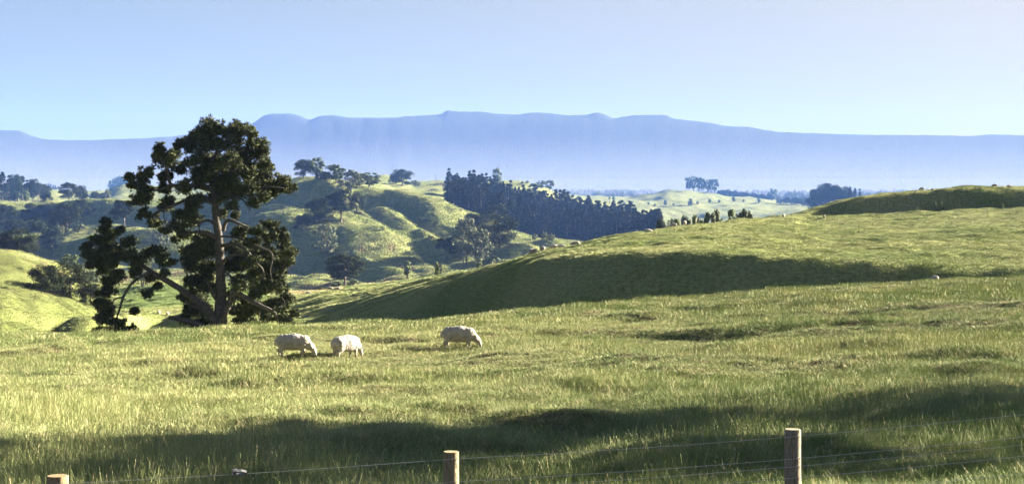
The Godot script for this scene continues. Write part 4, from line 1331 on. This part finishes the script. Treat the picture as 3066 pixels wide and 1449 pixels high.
func sheep_parts(root: Node3D, body: Mesh, bow: float, drop: float) -> void:
	part("body", body, mats.wool, root)
	for s in [-1.0, 1.0]:
		var g := Geo.new()
		var a := Vector3(0.655, 0.315 - drop * 0.7, bow * 0.8 + 0.065 * s)
		g.tube([a, a + Vector3(-0.008, 0.012, 0.05 * s), a + Vector3(-0.006, -0.002, 0.115 * s)], [0.020, 0.034, 0.010], 6, Color(0.48, 0.42, 0.37), 0.03, 3)
		part("ear", g.mesh(), mats.wool, root)
		var e := Geo.new()
		var p := Vector3(0.715, 0.225 - drop * 0.8, bow * 0.88 + 0.062 * s)
		e.tube([p - Vector3(0.006, 0.004, 0), p + Vector3(0.006, 0.004, 0.004 * s)], [0.010, 0.010], 8, Color(0.02, 0.015, 0.01))
		part("eye", e.mesh(), mats.dark, root)

func make_sheep() -> void:
	var wn := noise(FastNoiseLite.TYPE_SIMPLEX_SMOOTH, 0.25, 71, 3)
	var tint := func(p: Vector3) -> Color:
		if p.y < 0.045 and p.x < 0.66: return Color(0.05, 0.045, 0.04)
		var w := Color(0.47, 0.44, 0.39).lerp(Color(0.33, 0.305, 0.265), clampf(wn.get_noise_3dv(p) + 0.45, 0.0, 1.0))
		if p.x > 0.66: return Color(0.48, 0.45, 0.40)
		return w
	# the three near sheep: bearing, foot, turn, stride, bow, drop, size
	var near := [
		[878, 1068, 0.10, 0.05, 0.05, 0.02, 0.87, "plump white sheep grazing at left of the three on the near meadow"],
		[1036, 1072, 0.86, -0.04, -0.02, 0.03, 0.89, "white sheep grazing with its rump turned to the camera, middle of the three"],
		[1375, 1046, 0.02, -0.05, 0.06, 0.0, 0.92, "white sheep grazing alone on the right of the near meadow, head low to the right"],
	]
	for q in near:
		var p := spot(q[0], q[1], 36.0, 70.0)
		var o := base("sheep", p, q[2])
		o.scale = Vector3.ONE * q[6]
		sheep_parts(o, skin(sheep_bones(q[3], q[4], q[5]), 0.015, 0.055, 0.021, tint), q[4], q[5])
		tag(o, q[7], "sheep", "sheep on the near meadow")
	var body := skin(sheep_bones(0.04, 0.03, 0.0), 0.032, 0.07, 0.03, tint)
	var lying_bones := []
	for b in sheep_bones(0.0, 0.0, -0.22):
		if maxf(b[0].y, b[2].y) > 0.36:
			lying_bones.push_back([b[0] - Vector3(0, 0.27, 0), b[1], b[2] - Vector3(0, 0.27, 0), b[3]])
	var lying := skin(lying_bones, 0.032, 0.07, 0.03, tint)
	var far := [   # bearing, foot, depth range, turn, lying, label
		[1596, 774, 170, 215, 0.5, 0, "small sheep on the lit rim, lowest of the five near the scrub"],
		[1623, 768, 170, 215, 2.0, 0, "small standing sheep on the rim, second from the left near the scrub"],
		[1659, 770, 165, 215, 0.2, 1, "small resting sheep on the rim, third from the left near the scrub"],
		[1681, 762, 165, 215, 0.1, 1, "small resting sheep on the rim, fourth from the left near the scrub"],
		[1723, 746, 165, 225, 2.9, 1, "small resting sheep on the rim, fifth and highest near the scrub"],
		[1940, 714, 180, 235, 0.2, 1, "tiny resting sheep on the rim below the plantation's right end"],
		[2015, 697, 180, 240, 2.7, 0, "tiny sheep on the rim left of the first small poplar"],
		[2049, 689, 190, 245, 1.4, 0, "tiny sheep on the rim under the olive bush of the hedge"],
		[2348, 652, 220, 335, 1.2, 0, "sheep at the left foot of the shaded right hill"],
		[2469, 655, 240, 337, 1.5, 0, "grey shaded sheep at the foot of the right hill beside a thistle"],
		[2757, 570, 330, 350, 2.6, 0, "dark backlit sheep on the right hilltop, leftmost of four"],
		[2790, 569, 330, 350, 1.7, 1, "pale little sheep on the right hilltop, second of four"],
		[2975, 563, 330, 350, 2.8, 0, "dark backlit sheep on the right hilltop, third of four"],
		[3018, 562, 330, 350, 0.3, 1, "pale resting sheep on the right hilltop, nearest the right edge"],
		[866, 897, 240, 340, 0.2, 1, "sheep half hidden behind the great pine's right boughs on the left rim"],
		[924, 888, 240, 340, 0.1, 0, "sheep on the left rim, second right of the great pine"],
		[988, 879, 240, 340, 0.0, 0, "sheep grazing on the left rim before the pale field"],
		[1011, 878, 240, 340, 2.9, 1, "little sheep close to the right of the grazing one on the left rim"],
		[474, 943, 230, 340, 1.5, 0, "tiny round sheep left of a twin, seen under the great pine's leaning limb"],
		[500, 946, 230, 340, 1.6, 0, "tiny round sheep right of its twin, seen under the great pine's leaning limb"],
		[2800, 848, 120, 170, 1.9, 0, "sheep with sunlit back edge in the shaded dip at right"],
		[1401, 639, 600, 690, 0.1, 1, "white speck of a sheep on the ridge of the gullied hill"],
		[1382, 632, 600, 695, 0.2, 0, "white speck of a sheep at the top edge of the gullied hill"],
	]
	for q in far:
		var p := spot(q[0], q[1], q[2], q[3])
		if q[3] < 360 and q[0] != 2800 and q[0] != 474 and q[0] != 500 and q[0] != 2348 and q[0] != 2469:
			p = brow(q[0], q[2], q[3])
			p.z *= 0.996 if q[0] < 1660 or q[0] > 1690 else 0.985
			p.y = ground_at(p.x, p.z)
		if q[0] == 2800: p.y = maxf(p.y, EYE + (HORIZON - 852.0) / F * -p.z)
		var o := base("sheep", p, q[4])
		o.scale = Vector3.ONE * 0.88
		part("body", lying if q[5] else body, mats.wool, o)
		tag(o, q[6], "sheep", "sheep on the farther slopes")

# ---------------------------------------------------------------- fence
func make_fence() -> void:
	var tops := [at(-1180.0, 1500.0, 12.0), at(170.0, 1424.0, 12.8), at(1350.0, 1352.0, 13.6), at(2375.0, 1285.0, 14.0), at(3420.0, 1178.0, 13.9)]
	var radius := [0.08, 0.082, 0.064, 0.068, 0.07]
	var root := base("wire_fence", Vector3(0, 0, 0))
	tag(root, "post and wire stock fence with round wooden posts across the foreground", "fence")
	var drops := [0.05, 0.235, 0.30, 0.395, 0.54, 0.70, 0.86]
	var rng := RandomNumberGenerator.new()
	rng.seed = 8
	for i in tops.size():
		var t: Vector3 = tops[i]
		var g := Geo.new()
		var gy := ground_at(t.x, t.z)
		var r: float = radius[i]
		var path := []
		var radii := []
		var steps := 14
		for s in steps + 1:
			var k := float(s) / steps
			path.push_back(Vector3(t.x + sin(k * 5.0 + i) * 0.004 * (1.0 - k), lerpf(gy - 0.4, t.y - 0.006, k), t.z))
			radii.push_back(r * lerpf(1.06, 1.0, k) * (1.0 + rng.randf_range(-0.012, 0.012)))
		path.push_back(Vector3(t.x, t.y, t.z))
		radii.push_back(r * 0.93)
		var wood: Color = [Color(0.46, 0.38, 0.25), Color(0.50, 0.39, 0.23), Color(0.47, 0.42, 0.27), Color(0.44, 0.40, 0.31), Color(0.45, 0.40, 0.3)][i]
		g.tube(path, radii, 26, wood, 0.012, 40 + i)
		var post := part("post", g.mesh(), mats.wood, root)
		for w in drops.size():
			if i == 0 or i == 4: continue
			var st := Geo.new()
			var p := t + Vector3(r * 0.42, -drops[w], r * 0.915)
			st.tube([p + Vector3(-0.012, 0.004, -0.01), p + Vector3(-0.008, 0.008, 0.007), p + Vector3(0.006, -0.002, 0.009), p + Vector3(0.022, -0.012, -0.012)], [0.0026, 0.0026, 0.0026, 0.0026], 5, Color(0.1, 0.09, 0.08))
			part("staple", st.mesh(), mats.dark, post)
	for w in drops.size():
		var g := Geo.new()
		var pts := []
		for i in tops.size():
			var r: float = radius[i]
			var p: Vector3 = tops[i] + Vector3(r * 0.42, -drops[w], r * 0.91 + 0.005)
			if i > 0:
				var a: Vector3 = tops[i - 1] + Vector3(radius[i - 1] * 0.42, -drops[w], radius[i - 1] * 0.91 + 0.005)
				for s in range(1, 6):
					var k := s / 6.0
					pts.push_back(a.lerp(p, k) + Vector3(0, -0.012 * sin(k * PI), 0))
			pts.push_back(p)
		var rr := []
		for p in pts: rr.push_back(0.0020)
		g.tube(pts, rr, 5, Color(1, 1, 1), 0.0, 1, false)
		part("wire", g.mesh(), mats.zinc, root)
	# ratchet strainer on the top wire
	var a: Vector3 = tops[1] + Vector3(radius[1] * 0.42, -drops[0], radius[1] * 0.91)
	var b: Vector3 = tops[2] + Vector3(radius[2] * 0.42, -drops[0], radius[2] * 0.91)
	var c := a.lerp(b, (690.0 - 170.0) / (1350.0 - 170.0)) + Vector3(0, 0.0, 0)
	var x := (b - a).normalized()
	var y := Vector3(0.0, 0.9, 0.42).normalized()
	var z := x.cross(y).normalized()
	y = z.cross(x)
	var ratchet := Node3D.new()
	ratchet.name = "wire_strainer"
	ratchet.set_meta("label", "grey metal ratchet strainer on the top wire")
	root.add_child(ratchet)
	ratchet.position = c
	var white := Color(1, 1, 1)
	var fr := Geo.new()
	for s in [-1.0, 1.0]:
		fr.box(x * -0.020 + y * 0.017 * s, x * 0.034, y * 0.0015, z * 0.016, white)
		var p0: Vector3 = x * 0.014 + y * 0.017 * s
		var p1: Vector3 = x * 0.056 + y * 0.003 * s
		var mid: Vector3 = (p0 + p1) * 0.5
		var along: Vector3 = (p1 - p0) * 0.5
		fr.box(mid, along, along.cross(z).normalized() * 0.0015, z * 0.016, white)
	fr.box(x * 0.057, x * 0.002, y * 0.006, z * 0.016, white)
	part("frame", fr.mesh(), mats.steel, ratchet)
	var sp := Geo.new()
	sp.tube([x * -0.034 - y * 0.024, x * -0.034 + y * 0.024], [0.011, 0.011], 12, white)
	part("spool", sp.mesh(), mats.steel, ratchet)
	var wh := Geo.new()
	for k in 10:
		var an := TAU * k / 10.0
		var o := x * cos(an) + z * sin(an)
		var tt := x * -sin(an) + z * cos(an)
		wh.box(x * -0.034 + y * 0.022 + o * 0.016, o * 0.008, y * 0.003, tt * 0.0035, white)
	wh.tube([x * -0.034 + y * 0.019, x * -0.034 + y * 0.0255], [0.014, 0.014], 14, white)
	part("ratchet_wheel", wh.mesh(), mats.steel, ratchet)
	var coil := Geo.new()
	for k in 7:
		var yy := -0.012 + k * 0.004
		var ring := []
		var rr := []
		for j in 11:
			var an := TAU * j / 10.0
			ring.push_back(x * (-0.034 + cos(an) * 0.0135) + z * sin(an) * 0.0135 + y * (yy + 0.0004 * j))
			rr.push_back(0.0020)
		coil.tube(ring, rr, 5, white, 0.0, 1, false)
	part("wire_coil", coil.mesh(), mats.steel, ratchet)

func make_poles() -> void:
	var list := [[1305, 545, 22, 1040, 1085, "thin power pole on the skyline left of the plantation"], [1655, 588, 16, 1060, 1160, "small power pole on the slope below the pale round pair"], [1825, 612, 18, 1150, 1420, "small power pole on the pale far slope behind the plantation"]]
	for q in list:
		var p := spot(q[0], q[1], q[3], q[4])
		var m := -p.z / F
		var o := base("power_pole", p)
		var h: float = q[2] * m
		var g := Geo.new()
		g.tube([Vector3(0, -0.3, 0), Vector3(0, h, 0)], [0.17, 0.12], 8, Color(0.16, 0.14, 0.12))
		part("pole", g.mesh(), mats.bark, o)
		var c := Geo.new()
		c.box(Vector3(0, h - 0.4, 0), Vector3(0.9, 0, 0), Vector3(0, 0.06, 0), Vector3(0, 0, 0.06), Color(0.16, 0.14, 0.12))
		part("crossarm", c.mesh(), mats.bark, o)
		tag(o, q[5], "pole", "power poles on the far fields")

func make_mist() -> void:   # pale morning mist lying on the distant plain, thinning upwards, and blue haze in the near valley
	var banks := [["valley_haze", Vector3(0, 0, -1060), Vector3(1500, 160, 1280), 0.0001, Color(0.36, 0.62, 1.0), "blue morning haze in the valley"]]
	for i in 7:
		var top := 12.0 + 19.0 * i
		banks.push_back(["plain_mist", Vector3(0, (top - 46.0) / 2.0, -4300.0 - 60.0 * i), Vector3(4700.0 - 150.0 * i, top + 46.0, 2600.0 - 130.0 * i), 0.0000085, Color(0.9, 0.93, 1.0), nth(i).replace("leftmost", "first") + " layer upwards of the pale mist on the distant plain"])
	for q in banks:
		var o := FogVolume.new()
		o.name = numbered(q[0])
		o.shape = RenderingServer.FOG_VOLUME_SHAPE_BOX
		o.position = q[1]
		o.size = q[2]
		var m := FogMaterial.new()
		m.density = q[3]
		m.albedo = q[4]
		o.material = m
		add_child(o)
		tag(o, q[5], "mist", "", "stuff")
